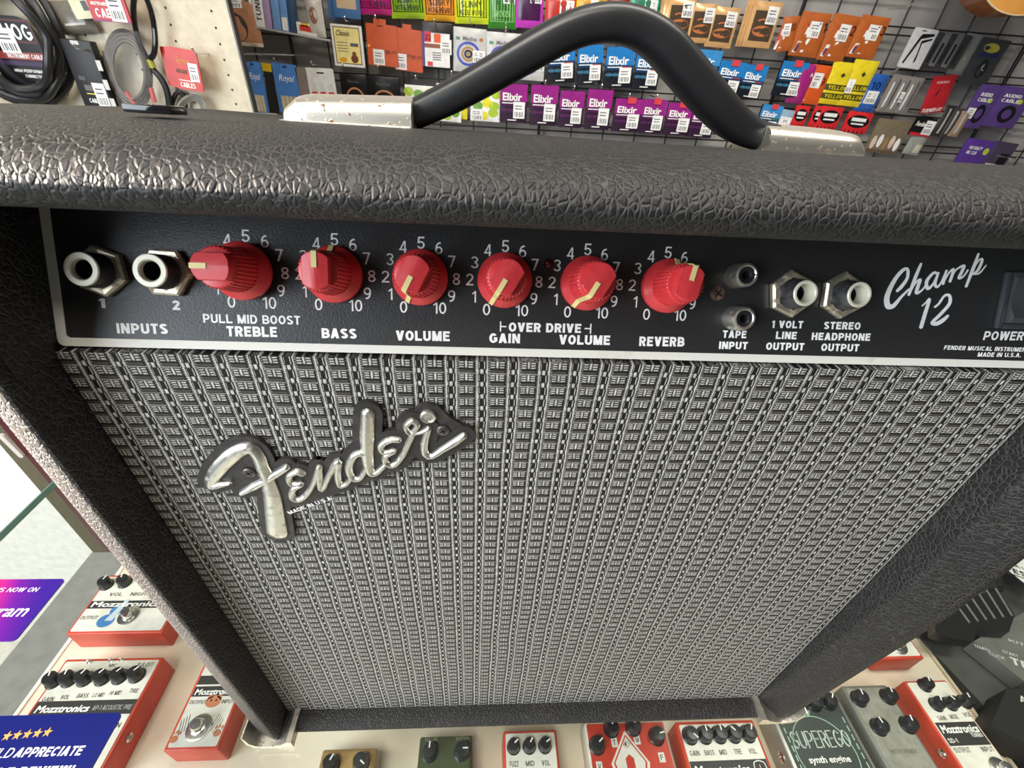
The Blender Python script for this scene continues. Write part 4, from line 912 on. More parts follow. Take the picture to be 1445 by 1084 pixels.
class Pack:
    def __init__(s, name, label, cat, tl, tr, bl, thick=12, m=None, group=None, y=PKY, kind='box', r=5, crimp=None):
        P0, P1, P2 = atY(tl, y), atY(tr, y), atY(bl, y); U = (P1-P0); s.w = U.length; U = U/s.w
        V = Vector((-U.z, 0, U.x)); s.h = (P0-P2).dot(V); o = P0-V*s.h; s.F = Frame(o, U, V, (0, -1, 0)); s.t = thick; s.kind = kind
        s.o = thing(name, label, cat, s.F(s.w/2, 0, 0), group); s.mb = MB(); s.pr = MB(); s.lt = MB(); s.k = 0
        if kind == 'box': s.mb.box(s.F, 0, s.w, 0, s.h, 0, thick, m, min(2.2, thick*.3))
        elif kind == 'flat': s.mb.prism(s.F, rrect(0, s.w, 0, s.h, r), 0, thick, m)
        else:
            s.mb.grid(lambda i, j: s.surf(i, j), 12, 16, m); s.mb.grid(lambda i, j: s.F(s.w*(1-i), s.h*j, -.5), 1, 1, m)
        if crimp: s.patch(0, .0, 1, .07, crimp); s.patch(0, .9, 1, 1, crimp)
    def surf(s, a, b, e=0):
        if s.kind == 'pouch':
            f = (1-abs(2*a-1)**3)*(1-abs(2*b-1)**4); wv = .10*sin(9*a+4*b+s.F.o.x)*f
            return s.F(a*s.w, b*s.h, .6+s.t*(f*.9+wv)+e)
        return s.F(a*s.w, b*s.h, s.t+e)
    def patch(s, a0, b0, a1, b1, m, e=None):
        s.k += 1; e = (e or .25)+.06*s.k
        na, nb = (max(1, int((a1-a0)*12)), max(1, int((b1-b0)*16))) if s.kind == 'pouch' else (1, 1)
        s.pr.grid(lambda i, j: s.surf(a0+(a1-a0)*i, b0+(b1-b0)*j, e), na, nb, m); return s
    def oval(s, a, b, ra, rb, m, r2=0, arc=(0, 360)):
        s.k += 1; e = .3+.06*s.k; n = 28; vs = []; fs = []
        for k in range(n+1):
            t = math.radians(arc[0]+(arc[1]-arc[0])*k/n); vs.append(s.surf(a+ra*cos(t), b+rb*sin(t), e)); vs.append(s.surf(a+ra*r2*cos(t), b+rb*r2*sin(t), e))
        s.pr.add(vs, [[2*k+1, 2*k, 2*k+2, 2*k+3] for k in range(n)], m); return s
    def poly(s, pts, m):
        s.k += 1; e = .3+.06*s.k; ar = sum(pts[i][0]*pts[(i+1) % len(pts)][1]-pts[(i+1) % len(pts)][0]*pts[i][1] for i in range(len(pts)))
        s.pr.add([s.surf(a, b, e) for a, b in (pts if ar > 0 else pts[::-1])], [list(range(len(pts)))], m); return s
    def text(s, t, a, b, wd, h, m=INK, bold=.03, caps=False, slant=0):
        s.k += 1; e = .5+.06*s.k
        f = lambda x, y, c=0: s.surf(x/s.w, y/s.h, e+c)
        (s.lt.caps if caps else s.lt.text)(f, t, a*s.w, b*s.h, wd*s.w, h*s.h, m, (.17 if caps else bold), slant); return s
    def tag(s, a0, b0, a1, b1):
        s.k += 1; mb = MB(); e = .9+.06*s.k
        mb.grid(lambda i, j: s.surf(a0+(a1-a0)*i, b0+(b1-b0)*j, e), 2, 2, WHITE)
        for k in range(6):
            u0 = a0+(a1-a0)*(.12+.13*k); mb.grid(lambda i, j: s.surf(u0+(a1-a0)*(.05+.03*(k % 2))*i, b0+(b1-b0)*(.10+.30*j), e+.15), 1, 1, BAR)
        for k in range(2): mb.grid(lambda i, j: s.surf(a0+(a1-a0)*(.15+.6*i), b0+(b1-b0)*(.55+.17*k+.06*j), e+.15), 1, 1, BAR)
        part('price_sticker', mb, s.o); return s
    def done(s):
        b = part('pack_body', s.mb, s.o, 40)
        if s.pr.f: part('printed_front', s.pr, b)
        if s.lt.f: part('lettering', s.lt, s.o)
        return s.o
GSTR = 'string packs on the shop wall'
BK = col(16, 16, 18, .3)
def elixir(label, tl, tr, bl, hue, red=False, hk=None, tag=(.50, .12, .92, .50)):
    top, wave, rule = {'b': (col(36, 122, 190, .3), col(90, 170, 215), col(190, 70, 60)), 'p': (col(150, 36, 130, .3), col(120, 50, 120), col(222, 160, 60)), 'g': (col(60, 140, 200, .3), col(90, 170, 215), col(90, 160, 80))}[hue]
    P = Pack('string_pack', label, 'string pack', tl, tr, bl, 11, {'b': col(18, 24, 34, .3), 'p': col(46, 20, 50, .3), 'g': col(18, 24, 34, .3)}[hue], GSTR)
    P.patch(.01, .56, .99, .995, top).patch(.01, .44, .99, .56, {'b': col(22, 58, 96, .3), 'p': col(80, 26, 76, .3), 'g': col(22, 58, 96, .3)}[hue])
    P.patch(.08, .50, .60, .525, WHITE).patch(.60, .50, .92, .525, rule)
    for k in range(34): hh = .006+.05*abs(sin(k*1.9+.6))*(.4+.6*abs(sin(k*.37))); P.patch(.04+k*.027, .33-hh, .052+k*.027, .33+hh, wave)
    P.patch(.30, .06, .62, .085, WHITE)
    if red: P.patch(.42, .86, .72, 1.04, col(214, 66, 74), 1.2)
    P.text('Elixir', .10, .58, .70, .19, INK, .025); P.tag(*tag); P.done()
    if hk: hook(hk, 'over the '+' '.join(label.split()[:11]))
# ---- row of blue and purple boxed strings
for i, (tl, tr, bl) in enumerate((((772, 62), (812, 60), (775, 118)), ((815, 64), (852, 63), (817, 120)), ((856, 66), (897, 66), (857, 124)), ((899, 70), (936, 72), (899, 126)))):
    elixir(('leftmost blue boxed string pack seen under the handle arch', 'second blue boxed string pack from the left under the handle arch', 'third blue boxed string pack from the left under the handle arch', 'rightmost blue boxed string pack under the arch, half behind the strap')[i], tl, tr, bl, 'b')
for i, (tl, tr, bl) in enumerate((((706, 117), (745, 119), (707, 172)), ((750, 119), (789, 121), (749, 176)), ((791, 127), (826, 129), (791, 179)), ((830, 125), (866, 127), (829, 182)), ((869, 138), (908, 140), (866, 185)), ((908, 139), (942, 141), (905, 188)), ((943, 144), (980, 146), (939, 190)), ((978, 148), (1014, 151), (974, 193)))):
    n_ = ('leftmost', 'second from left', 'third from left', 'fourth from left', 'fifth from left', 'sixth from left', 'seventh from left', 'last in the row, partly behind the strap')[i]
    elixir('purple boxed string pack, %s' % n_, tl, tr, bl, 'p', i > 3, None if i > 5 else (tl[0]+20, tl[1]-5), (.50, .12, .92, .55))
for i, (tl, tr, bl) in enumerate((((975, 68), (1020, 72), (978, 118)), ((1017, 84), (1053, 89), (1008, 131)), ((1052, 90), (1084, 94), (1043, 138)), ((1104, 85), (1142, 89), (1092, 135)), ((1076, 146), (1105, 150), (1066, 186)))):
    elixir(('pale blue string pack tucked behind the right side of the handle', 'blue boxed string pack with red tab, left of two beside the strap', 'blue boxed string pack with red tab, right of two beside the strap', 'blue boxed string pack with red tab next to a magenta pouch', 'small blue string pack with red tab just above the right end cap')[i], tl, tr, bl, 'b' if i not in (0, 4) else 'g', i > 0, None, (.50, .05, .92, .44))
# ---- coloured pouches along the top
def pouch(label, tl, tr, bl, c, inner, texts=(), tag=None, frame=None, hk=None, thick=16, crimp=None):
    P = Pack('string_pouch', label, 'string pack', tl, tr, bl, thick, c, GSTR, kind='pouch', crimp=crimp)
    if frame: P.patch(.07, .17, .93, .86, frame)
    if inner: P.patch(.10, .19, .90, .84, inner)
    for a in texts: P.text(*a)
    if tag: P.tag(*tag)
    P.done()
    if hk: hook(hk, 'over the '+' '.join(label.split()[:11]))
dk = lambda: col(40, 34, 30)
TP = [('magenta foil string pouch at the top of the wall', (497, -32), (552, -30), (500, 20), (200, 36, 130), (170, 26, 110), (70, 14, 50)),
      ('lime green foil string pouch at the top of the wall', (547, -28), (598, -27), (549, 26), (158, 196, 40), (120, 160, 30), (30, 50, 10)),
      ('orange and yellow foil string pouch at the top of the wall', (595, -24), (643, -22), (597, 29), (236, 170, 40), (226, 140, 50), (60, 34, 16)),
      ('bright yellow green foil string pouch at the top of the wall', (640, -22), (690, -20), (642, 33), (206, 222, 40), (220, 232, 50), (60, 80, 10)),
      ('dark green foil string pouch at the top of the wall', (689, -18), (730, -16), (690, 40), (52, 130, 40), (44, 100, 36), (130, 190, 110)),
      ('dark purple string pouch with magenta edge at the top of the wall', (728, -18), (768, -16), (729, 39), (200, 60, 190), (70, 28, 72), (70, 28, 72)),
      ('red foil string pouch at the top of the wall above the strap', (771, -12), (815, -10), (772, 40), (206, 60, 44), (190, 50, 36), (90, 20, 16)),
      ('yellow foil string pouch directly above the handle arch', (815, -12), (858, -10), (816, 40), (230, 206, 40), (200, 150, 40), (80, 50, 16)),
      ('dark red string pouch directly above the handle arch', (858, -10), (890, -8), (859, 40), (130, 30, 24), (150, 40, 30), (60, 16, 14)),
      ('teal green foil string pouch above the right of the arch', (893, -14), (934, -11), (891, 40), (20, 160, 124), (40, 120, 90), (12, 70, 54))]
for i, (lb, tl, tr, bl, c, inn, tx) in enumerate(TP):
    T_ = col(*tx, .5)
    pouch(lb, tl, tr, bl, col(*c, .22), col(*inn, .25), [('NICKEL WOUND', .16, .24, .66, .12, T_, 0, True), ('SLINKY', .2, .42, .6, .16, T_, 0, True)] if i < 4 else ([('NICKEL', .2, .3, .6, .14, T_, 0, True)] if i == 4 else ()),
          (.52, .62, .93, .93) if i in (4, 5) else ((.45, .40, .92, .78) if i > 5 else None), col(*tx, .3) if i < 5 else None, None if i not in (4,) else (714, 33))
for i, x in enumerate((612, 663)): hook(((612, 28), (663, 26))[i], ('between the orange pouch and the white checked pack', 'between the yellow pouch and the grey ring pack')[i])
GO = mat('gold_foil', srgb(232, 184, 126), .24, .35); CO = col(190, 112, 66, .3); BRN = col(74, 60, 46, .3)
for i, (tl, tr, bl) in enumerate((((945, -6), (985, -4), (934, 55)), ((978, 4), (1014, 6), (969, 60)), ((1008, 8), (1046, 12), (1000, 66)), ((1066, 0), (1106, 4), (1054, 66)))):
    for j in range(3 if i in (0, 3) else 1):
        d = -5*j
        P = Pack('string_pouch', (('leftmost gold foil string pouch', 'second gold foil string pouch from the left', 'third gold foil string pouch from the left', 'rightmost gold foil string pouch')[i]+(', front of its stack' if (j == 0 and i in (0, 3)) else '')) if j == 0 else '%s gold pouch behind the front one in the %s gold stack' % (('', 'second', 'third')[j], ('left', '', '', 'right')[i]),
                 'string pack', (tl[0]+d, tl[1]), (tr[0]+d, tr[1]), (bl[0]+d, bl[1]), 9, GO, GSTR, PKY+16*j, 'pouch')
        if j == 0:
            P.patch(.12, .14, .88, .80, BRN).oval(.5, .36, .33, .12, CO).oval(.5, .36, .26, .06, BRN).oval(.45, .55, .2, .08, CO, .6, (20, 160)).tag(.52, .52, .92, .90)
        P.done()
# ---- orange wire packs and neighbours
OR = col(176, 92, 38, .4); OR2 = col(212, 88, 30, .4)
for i, (n_, tl, tr, bl) in enumerate((('10', (1106, 24), (1130, 22), (1086, 74)), ('11', (1134, 15), (1175, 20), (1113, 78)), ('12', (1178, 18), (1216, 24), (1155, 84)), ('13', (1218, 20), (1258, 26), (1196, 80)))):
    P = Pack('string_envelope', 'brown orange string envelope marked %s' % n_, 'string pack', tl, tr, bl, 8, OR, GSTR, kind='pouch')
    a = .3 if i else .05
    P.poly([(a-.22, .08), (a-.06, .08), (a+.12, .74), (a-.02, .74)], col(196, 44, 44)); P.poly([(a-.22, .08), (a-.10, .08), (a-.02, .34), (a-.14, .34)], WHITE); P.poly([(a-.02, .5), (a+.12, .5), (a+.14, .66), (a+.02, .66)], WHITE); P.poly([(a+.04, .1), (a+.14, .1), (a+.24, .42), (a+.14, .42)], WHITE); P.poly([(a-.16, .1), (a-.1, .1), (a-.05, .26), (a-.11, .26)], col(50, 50, 120))
    P.text(n_, .66 if i else .5, .58, .32, .22, col(70, 36, 18), 0, True); P.tag(a+.06, .44, a+.46, .80); P.done()
MG = col(160, 38, 120, .28)
pouch('magenta string pouch beside the last blue boxed pack', (1130, 88), (1155, 92), (1100, 143), MG, None, (('A', .70, .7, .16, .09, INK),))
P = Pack('string_envelope', 'bright orange string envelope marked 9', 'string pack', (1147, 90), (1177, 94), (1134, 146), 8, OR2, GSTR, kind='pouch'); P.text('9', .62, .5, .22, .2, col(90, 40, 10), 0, True).poly([(.1, .08), (.25, .08), (.5, .45), (.35, .45)], WHITE).tag(.22, .42, .66, .80); P.done()
YL = col(228, 206, 40, .3); DKY = col(66, 66, 20, .4)
for j in range(2):
    x = 30*j
    P = Pack('string_pouch', ('bright yellow string pouch, left of a pair', 'bright yellow string pouch, right of a pair with white sticker')[j], 'string pack', (1178+x, 86-j*3), (1212+x, 90-j*3), (1158+x, 146+j*3), 12, YL, GSTR, PKY-3*j, 'pouch')
    P.patch(.02, .33, .98, .48, DKY).patch(.02, .13, .98, .27, DKY).text('YELLOW', .12, .36, .8, .09, YL, 0, True).text('YELLOW', .12, .16, .8, .08, YL, 0, True).poly([(.4, .7), (.5, .76), (.6, .7), (.5, .64)], DKY)
    if j: P.tag(-.1, .28, .30, .58)
    P.done()
P = Pack('string_envelope', 'blue string envelope marked 10 with white sticker', 'string pack', (1227, 103), (1256, 106), (1212, 157), 8, col(40, 92, 170, .35), GSTR, kind='pouch'); P.text('10', .3, .6, .45, .2, col(16, 40, 90), 0, True).patch(.0, .2, .2, .6, col(190, 196, 204)).tag(.26, .22, .84, .56); P.done()
LIP = col(214, 40, 44, .35)
for i, (tl, tr, bl) in enumerate((((1124, 148), (1143, 150), (1117, 178)), ((1150, 149), (1170, 151), (1143, 180)), ((1160, 149), (1190, 152), (1152, 181)), ((1198, 156), (1232, 160), (1188, 186)))):
    P = Pack('string_pouch', ('leftmost red string pack with open mouth drawing', 'second red mouth drawing string pack from the left', 'third red mouth drawing string pack from the left', 'rightmost red mouth drawing string pack')[i], 'string pack', tl, tr, bl, 10, LIP, GSTR, PKY-2*i)
    P.oval(.5, .55, .44, .30, BK).patch(.2, .56, .8, .72, WHITE).patch(.24, .40, .76, .47, WHITE)
    for k in range(5): P.poly([(.08+.18*k, .0), (.15+.18*k, .0), (.12+.18*k, .2)], BK)
    P.done()
P = Pack('small_packet', 'small pale clear packet above the right end cap', 'packet', (1102, 153), (1124, 157), (1096, 178), 8, col(150, 176, 196, .3)); P.patch(.15, .1, .85, .6, WHITE).text('H', .4, .28, .2, .16, BAR, 0, True); P.done()
# ---- left half of the wall: packs and pouches
P = Pack('string_packet', 'cream string packet with gold border in clear sleeve', 'string pack', (466, 33), (510, 37), (470, 92), 5, WHITE, GSTR, kind='flat', r=2)
CRM = col(240, 224, 150, .4); P.patch(.06, .06, .92, .95, col(120, 92, 50)).patch(.09, .085, .89, .925, CRM).text('Classic', .14, .74, .44, .12, dk(), .02, False, .2).oval(.3, .16, .13, .06, col(226, 170, 50)).oval(.68, .2, .12, .10, col(110, 60, 34)).oval(.68, .31, .07, .07, col(130, 76, 40))
for k in range(4): P.patch(.14, .36+.07*k, .5, .375+.07*k, BAR)
P.patch(.58, .5, .84, .58, BAR); P.done(); hook((486, 24), 'over the cream string packet')
ORP = col(200, 84, 40, .4)
for i in range(2):
    tl, tr, bl = (((516, 32), (560, 37), (521, 91)), ((556, 38), (597, 44), (559, 98)))[i]
    P = Pack('string_sleeve', ('burnt orange string sleeve, left of two', 'burnt orange string sleeve, right of two')[i], 'string pack', tl, tr, bl, 6, ORP, GSTR, PKY+4*i, 'flat')
    P.patch(.26, 1.0, .66, 1.12, ORP).patch(.36, .95, .56, .97, BLKM).oval(.06, .47, .03, .035, col(240, 190, 60)) if i == 0 else P.patch(.3, 1.0, .6, 1.1, ORP)
    P.text('daddario' if 0 else 'strings.co', .30, .33, .66, .10, col(110, 44, 20), .01).tag(.18 if i == 0 else .02, .02, .55 if i == 0 else .42, .40); P.done()
hook((529, 22), 'over the left burnt orange sleeve'); 
P = Pack('string_box', 'white and black string box with red shapes and sticker', 'string pack', (595, 30), (638, 34), (597, 96), 10, BK, GSTR)
P.patch(.0, .05, .92, .78, WHITE).patch(.07, .58, .30, .80, col(214, 50, 60)).patch(.40, .58, .62, .77, col(232, 96, 40)).patch(.08, .46, .60, .55, col(150, 84, 60)).patch(.0, .05, .08, .78, col(70, 70, 140)).patch(.16, .06, .34, .16, col(222, 64, 62)).text('22', .1, .62, .2, .12, col(120, 24, 30), 0, True).tag(.62, .34, .98, .66)
for k in range(4): P.patch(.34, .2+.05*k, .62, .22+.05*k, BAR)
P.done()
for i, (tl, tr, bl) in enumerate((((640, 37), (687, 42), (642, 100)), ((687, 44), (736, 48), (690, 106)), ((726, 52), (772, 56), (730, 112)))):
    P = Pack('string_pouch', ('silver grey string pouch with blue ring left of the strap', 'silver grey string pouch mostly behind the strap', 'silver grey string pouch with blue ring below the strap')[i], 'string pack', tl, tr, bl, 10, col(196, 194, 192, .35), GSTR, kind='pouch')
    P.oval(.46, .42, .36, .28, col(70, 82, 176), .78).oval(.46, .42, .22, .17, col(176, 130, 70), .7).oval(.46, .42, .13, .1, dk(), .5).oval(.46, .42, .05, .04, col(176, 130, 70)).patch(.08, .72, .2, .79, col(70, 130, 80)).oval(.84, .76, .06, .04, col(176, 110, 70)).text('Medina', .28, .72, .42, .09, BAR, .01, False, .2).tag(.60, .24, .98, .52); P.done()
hook((714, 39), 'over the middle silver grey pouch')
CB = col(82, 138, 214, .35)
for i, (tl, tr, bl) in enumerate((((343, 85), (368, 88), (362, 158)), ((384, 88), (418, 92), (395, 158)))):
    P = Pack('reed_box', ('blue packet of cane reeds cut off by the pegboard edge', 'blue packet of cane reeds next to the black slot')[i], 'reed pack', tl, tr, bl, 8, CB, 'reed packets on the shop wall', kind='flat')
    P.text('Royal', .2, .66, .6, .13, INK, .0, False, .25).oval(.5, .72, .36, .1, CB, .0)
    for k in range(4): P.patch(.16+.18*k, .02, .31+.18*k, .36, col(226, 208, 168))
    P.patch(.44, .93, .60, .96, BLKM); P.done()
hook((386, 82), 'over the right blue reed packet'); hook((344, 83), 'beside the pegboard over the left blue reed packet'); hook((366, 76), 'above the yellow tag on the black strip')
P = Pack('hanging_strip', 'black strip with yellow tag between the blue reed packets', 'strip', (371, 90), (384, 92), (382, 158), 6, BLKM, kind='flat', r=1); P.patch(-.1, .86, .95, 1.02, col(222, 186, 40)); P.done()
P = Pack('grey_sleeve', 'plain grey brown sleeve beside the white and red pack', 'sleeve', (417, 95), (432, 96), (424, 150), 8, col(140, 128, 122, .5), kind='flat'); P.done()
P = Pack('blister_pack', 'white blister pack of three red tipped drops', 'blister pack', (430, 95), (470, 97), (437, 150), 6, WHITE, kind='flat', r=6)
P.patch(.40, .86, .66, .90, BLKM)
for k in range(3): P.oval(.22+.3*k, .30, .13, .13, col(214, 46, 42)).patch(.12+.3*k, .40, .32+.3*k, .62, col(222, 222, 224))
P.tag(.06, .02, .3, .12); P.done(); hook((439, 87), 'over the white blister pack')
for i, (tl, tr, bl) in enumerate((((479, 103), (517, 106), (481, 146)), ((516, 106), (564, 110), (519, 150)))):
    P = Pack('string_box', ('black string box with copper arc, left of two', 'black string box with copper arc, right of two')[i], 'string pack', tl, tr, bl, 8, BK, GSTR); P.oval(.52, .16, .36, .42, col(196, 128, 84), .86, (0, 180)).text('Reunion', .3, .72, .42, .10, BAR, .0); P.tag(.55, .0, .95, .14); P.done()
hook((483, 90), 'over the left copper arc box'); hook((533, 93), 'over the right copper arc box')
for i, (tl, tr, bl) in enumerate((((571, 119), (612, 122), (573, 168)), ((616, 117), (652, 121), (618, 170)), ((664, 121), (707, 124), (664, 170)), ((628, 128), (660, 131), (628, 166)))):
    P = Pack('string_pouch', ('yellow green leaf print pouch next to the copper arc boxes', 'green and white leaf print pouch partly behind the strap', 'yellow green leaf print pouch left of the purple row', 'bright yellow pouch seen just under the strap')[i], 'string pack', tl, tr, bl, 9, WHITE if i < 3 else col(226, 214, 50), GSTR, PKY+(12 if i == 3 else 0), 'pouch')
    for k in range(9): P.oval(.2+.3*(k % 3)+.07*sin(k*5), .22+.28*(k//3)+.05*cos(k*3), .17, .13, (col(170, 196, 60), col(226, 214, 50), col(110, 160, 60))[(k*2+i) % 3])
    if i == 2: P.tag(.02, .02, .42, .36)
    P.done()
hook((586, 107), 'over the leaf print pouch by the copper arc boxes'); hook((637, 101), 'left of the strap over the green leaf pouch')
# ---- clear shelf with boxes, top left of the wall
q0 = atY((346, 34), 1900); q1 = atY((466, 56), 1900)
t = thing('small_shelf', 'narrow grey shelf holding upright boxes at the top left of the wall', 'shelf', (q0.x, 1900, q0.z)); mb = MB(); SHF = Frame(q0, q1-q0, (0, 0, 1), (0, -1, 0)); SHF.V = Vector((-SHF.U.z, 0, SHF.U.x))
Ls = (q1-q0).length; mb.box(SHF, 0, Ls, -6, 0, -42, 0, mat('shelf_grey', srgb(176, 174, 172), .3), 1); part('shelf_board', mb, t)
def upright(label, q0_, q1_, h, m, name='upright_box', txt=None, patch=None, tm=None):
    a0 = SHF.at(q0_)[0]; a1 = SHF.at(q1_)[0]; F = SHF.sub(a0, .3); t = thing(name, label, 'box', F((a1-a0)/2, 0, -20)); mb = MB(); mb.box(F, .3, a1-a0-.3, 0, h, -38, -2, m, 1); b = part('box_body', mb, t)
    if patch:
        mb = MB(); [mb.box(F, u0*(a1-a0), u1*(a1-a0), v0*h, v1*h, -2, -1.7, pm) for u0, v0, u1, v1, pm in patch]; part('printed_front', mb, b)
    if txt: mb = MB(); G = F.sub((a1-a0)*.78, h*.12, 0, PI/2); mb.caps(lambda x, y, c=0: G(x, y, -1.5+c), txt, 0, 0, h*.75, (a1-a0)*.5, tm or DTXT, .17); part('lettering', mb, t)
upright('left of two white upright boxes with vertical black lettering', (344, 34), (359, 37), 130, WHITE, txt='TUNING')
upright('right of two white upright boxes with vertical black lettering', (360, 37), (374, 39), 128, WHITE, txt='TUNING')
upright('pale purple upright box on the small shelf', (375, 39), (384, 41), 120, col(178, 150, 190, .4))
upright('left light blue upright box on the small shelf', (386, 41), (397, 43), 130, col(120, 160, 214, .4))
upright('right light blue upright box with white label', (398, 43), (408, 45), 130, col(110, 152, 212, .4), patch=[(.1, .02, .9, .3, WHITE)])
upright('dark blue upright box on the small shelf', (409, 45), (418, 47), 110, col(52, 78, 110, .4))
upright('low yellow, red and white box at the end of the small shelf', (419, 47), (447, 52), 34, WHITE, patch=[(.15, .3, .8, .8, col(206, 60, 46)), (.25, .7, .6, 1.0, col(230, 180, 50))])
P = Pack('clear_bag', 'clear plastic bag hanging at the right end of the small shelf', 'bag', (428, -10), (452, -8), (444, 52), 14, mat('milky_bag', srgb(206, 200, 192), .25), kind='pouch'); P.oval(.45, .5, .25, .2, col(150, 110, 90)); P.done()
P = Pack('hanging_bag', 'brown bag with black round fan print next to the pegboard', 'bag', (312, -6), (358, -2), (338, 64), 16, col(176, 124, 92, .3), kind='pouch'); P.oval(.30, .38, .36, .30, col(66, 58, 54)).patch(.0, .0, 1.0, .08, col(226, 210, 186)).tag(.22, .78, .62, 1.0)
for k in range(5): P.poly([(.32, .32), (.56+.05*k, .02), (.60+.05*k, .02)], col(140, 130, 124))
P.done()
for j in range(2):
    P = Pack('string_packet', ('front blue packet with beige centre at the top left of the wall', 'rear blue packet behind the beige centred one')[j], 'string pack', (467-8*j, -22), (506-8*j, -18), (469-8*j, 24+2*j), 8, col(70, 112, 164, .35), GSTR, PKY-10+20*j)
    if j == 0: P.patch(.14, .3, .86, 1, col(196, 172, 140))
    P.done()
# ---- right side: accessories
P = Pack('capo_card', 'white blister card with black capo', 'accessory', (1292, 38), (1324, 43), (1264, 94), 6, col(206, 206, 208, .4), 'accessory packs at the right of the wall', kind='flat', r=6)
P.poly([(.12, .12), (.2, .1), (.44, .74), (.92, .84), (.9, .9), (.4, .86), (.34, .78)], BK).poly([(.5, .66), (.56, .66), (.66, .2), (.58, .14), (.56, .4)], BK).poly([(.5, .62), (.9, .74), (.9, .79), (.5, .7)], BK).patch(.3, .92, .5, .95, BAR); P.done()
for i in range(5):
    P = Pack('capo_card', '%s dark edge-on accessory card right of the white capo card' % ('first', 'second', 'third', 'fourth', 'fifth')[i], 'accessory', (1326+9*i, 45+i), (1336+9*i, 47+i), (1302+9*i, 92+i), 5, (col(54, 54, 56), col(110, 110, 112))[i % 2], 'accessory packs at the right of the wall', PKY-4*i, 'flat', 2); P.patch(.15, .1, .5, .7, col(30, 30, 32)); P.done()
P = Pack('accessory_bag', 'dark accessory bag with yellow oval label', 'accessory', (1388, 52), (1428, 58), (1352, 118), 14, col(56, 58, 60, .25), 'accessory packs at the right of the wall', kind='pouch'); P.oval(.40, .80, .26, .10, col(190, 178, 70)).patch(.1, .60, .8, .70, col(38, 46, 84)).oval(.45, .36, .18, .2, col(26, 26, 28)).oval(.5, .40, .1, .08, col(150, 150, 150)); P.done()
P = Pack('clear_bag', 'crumpled clear bag left of the yellow oval label', 'bag', (1366, 46), (1392, 50), (1334, 104), 10, col(140, 140, 136, .15), 'accessory packs at the right of the wall', PKY+14, 'pouch'); P.poly([(.3, .1), (.5, .4), (.35, .6), (.45, .4)], col(200, 196, 176)); P.done()
for i in range(3):
    P = Pack('clear_bag', ('clear bag of metal slides, leftmost beside the blue envelope', 'clear bag of metal slides, middle one with sticker', 'clear bag of metal slides, right one by the red pack')[i], 'accessory', (1262+13*i, 104+2*i), (1280+13*i, 107+2*i), (1242+13*i, 158+i), 8, col(128, 122, 120, .2), 'accessory packs at the right of the wall', PKY-3*i, 'pouch')
    P.patch(.2, .1, .32, .8, col(210, 208, 204, .2)).patch(.6, .2, .7, .9, col(70, 66, 66))
    if i == 1: P.tag(.2, .3, .9, .58)
    P.done()
P = Pack('red_pack', 'red accessory pack with dark red window', 'accessory', (1318, 108), (1352, 105), (1298, 161), 8, col(176, 32, 42, .3), 'accessory packs at the right of the wall', kind='pouch'); P.poly([(.16, .2), (.42, .72), (.86, .72), (.78, .2)], col(96, 26, 24)).text('TUNNER-FIT', .04, .04, .86, .10, INK, 0, True, .2).text('SWING', .2, .8, .5, .06, col(230, 180, 180), 0, True); P.done()
P = Pack('red_pack', 'small black and red pack with white sticker under the red pack', 'accessory', (1294, 164), (1322, 168), (1284, 190), 10, BK, 'accessory packs at the right of the wall'); P.patch(.0, .0, 1, .16, col(196, 36, 50)).text('Fender', .06, .52, .5, .24, INK, .02, False, .2).tag(.52, .1, .98, .86); P.done()
P = Pack('clear_box', 'clear box of small white and brown parts by the right end cap', 'accessory', (1240, 166), (1286, 172), (1226, 214), 12, col(120, 108, 88, .25), 'accessory packs at the right of the wall')
for k in range(5): P.oval(.14+.18*k, .30+.06*(k % 2), .07, .2, (col(214, 190, 176), WHITE, col(150, 120, 80))[k % 3])
P.patch(0, .0, 1, .1, col(96, 80, 66)); P.done()
P = Pack('clear_bag', 'frosted grey bag below the small black and red pack', 'bag', (1290, 186), (1312, 190), (1272, 216), 8, col(150, 152, 148, .25), 'accessory packs at the right of the wall', kind='pouch'); P.patch(.5, .1, .9, .5, col(200, 194, 170)); P.done()
for i in range(3):
    P = Pack('strap_bundle', ('left dark strap bundle hanging beside the red pack', 'middle dark strap bundle hanging beside the red pack', 'tan and black strap bundle nearest the purple cable packs')[i], 'accessory', (1338+10*i, 148+4*i), (1352+10*i, 150+4*i), (1316+11*i, 192), 8, (col(40, 38, 38), col(60, 58, 56), col(150, 126, 104))[i], 'accessory packs at the right of the wall', PKY-4*i, 'pouch'); P.patch(.3, .1, .5, .9, col(170, 168, 164, .2)); P.done()
PU = col(84, 60, 124, .35)
for i, (tl, tr, bl) in enumerate((((1384, 118), (1416, 122), (1362, 180)), ((1414, 120), (1462, 126), (1392, 178)))):
    P = Pack('cable_pack', ('purple cable pack with white sticker, left of two', 'purple cable pack at the right edge, right of two')[i], 'cable pack', tl, tr, bl, 10, PU, 'purple cable packs', PKY+6*i)
    P.oval(.56, .34, .24, .22, BK, .55).oval(.72, .66, .08, .06, col(176, 196, 60)).text('AUDIO', .18, .74, .5, .08, INK, 0, True).text('CABLE', .18, .62, .5, .08, INK, 0, True)
    if i == 0: P.tag(.02, .22, .36, .46)
    P.done()
P = Pack('cable_pack', 'deep purple pack lower down just above the amplifier edge', 'cable pack', (1366, 194), (1406, 200), (1350, 232), 10, col(86, 52, 140, .35), 'purple cable packs'); P.text('HIGH QUALITY', .18, .62, .44, .12, INK, 0, True).text('MIC CLIP', .18, .44, .34, .12, INK, 0, True).oval(.8, .6, .09, .13, col(176, 196, 60)); P.done()
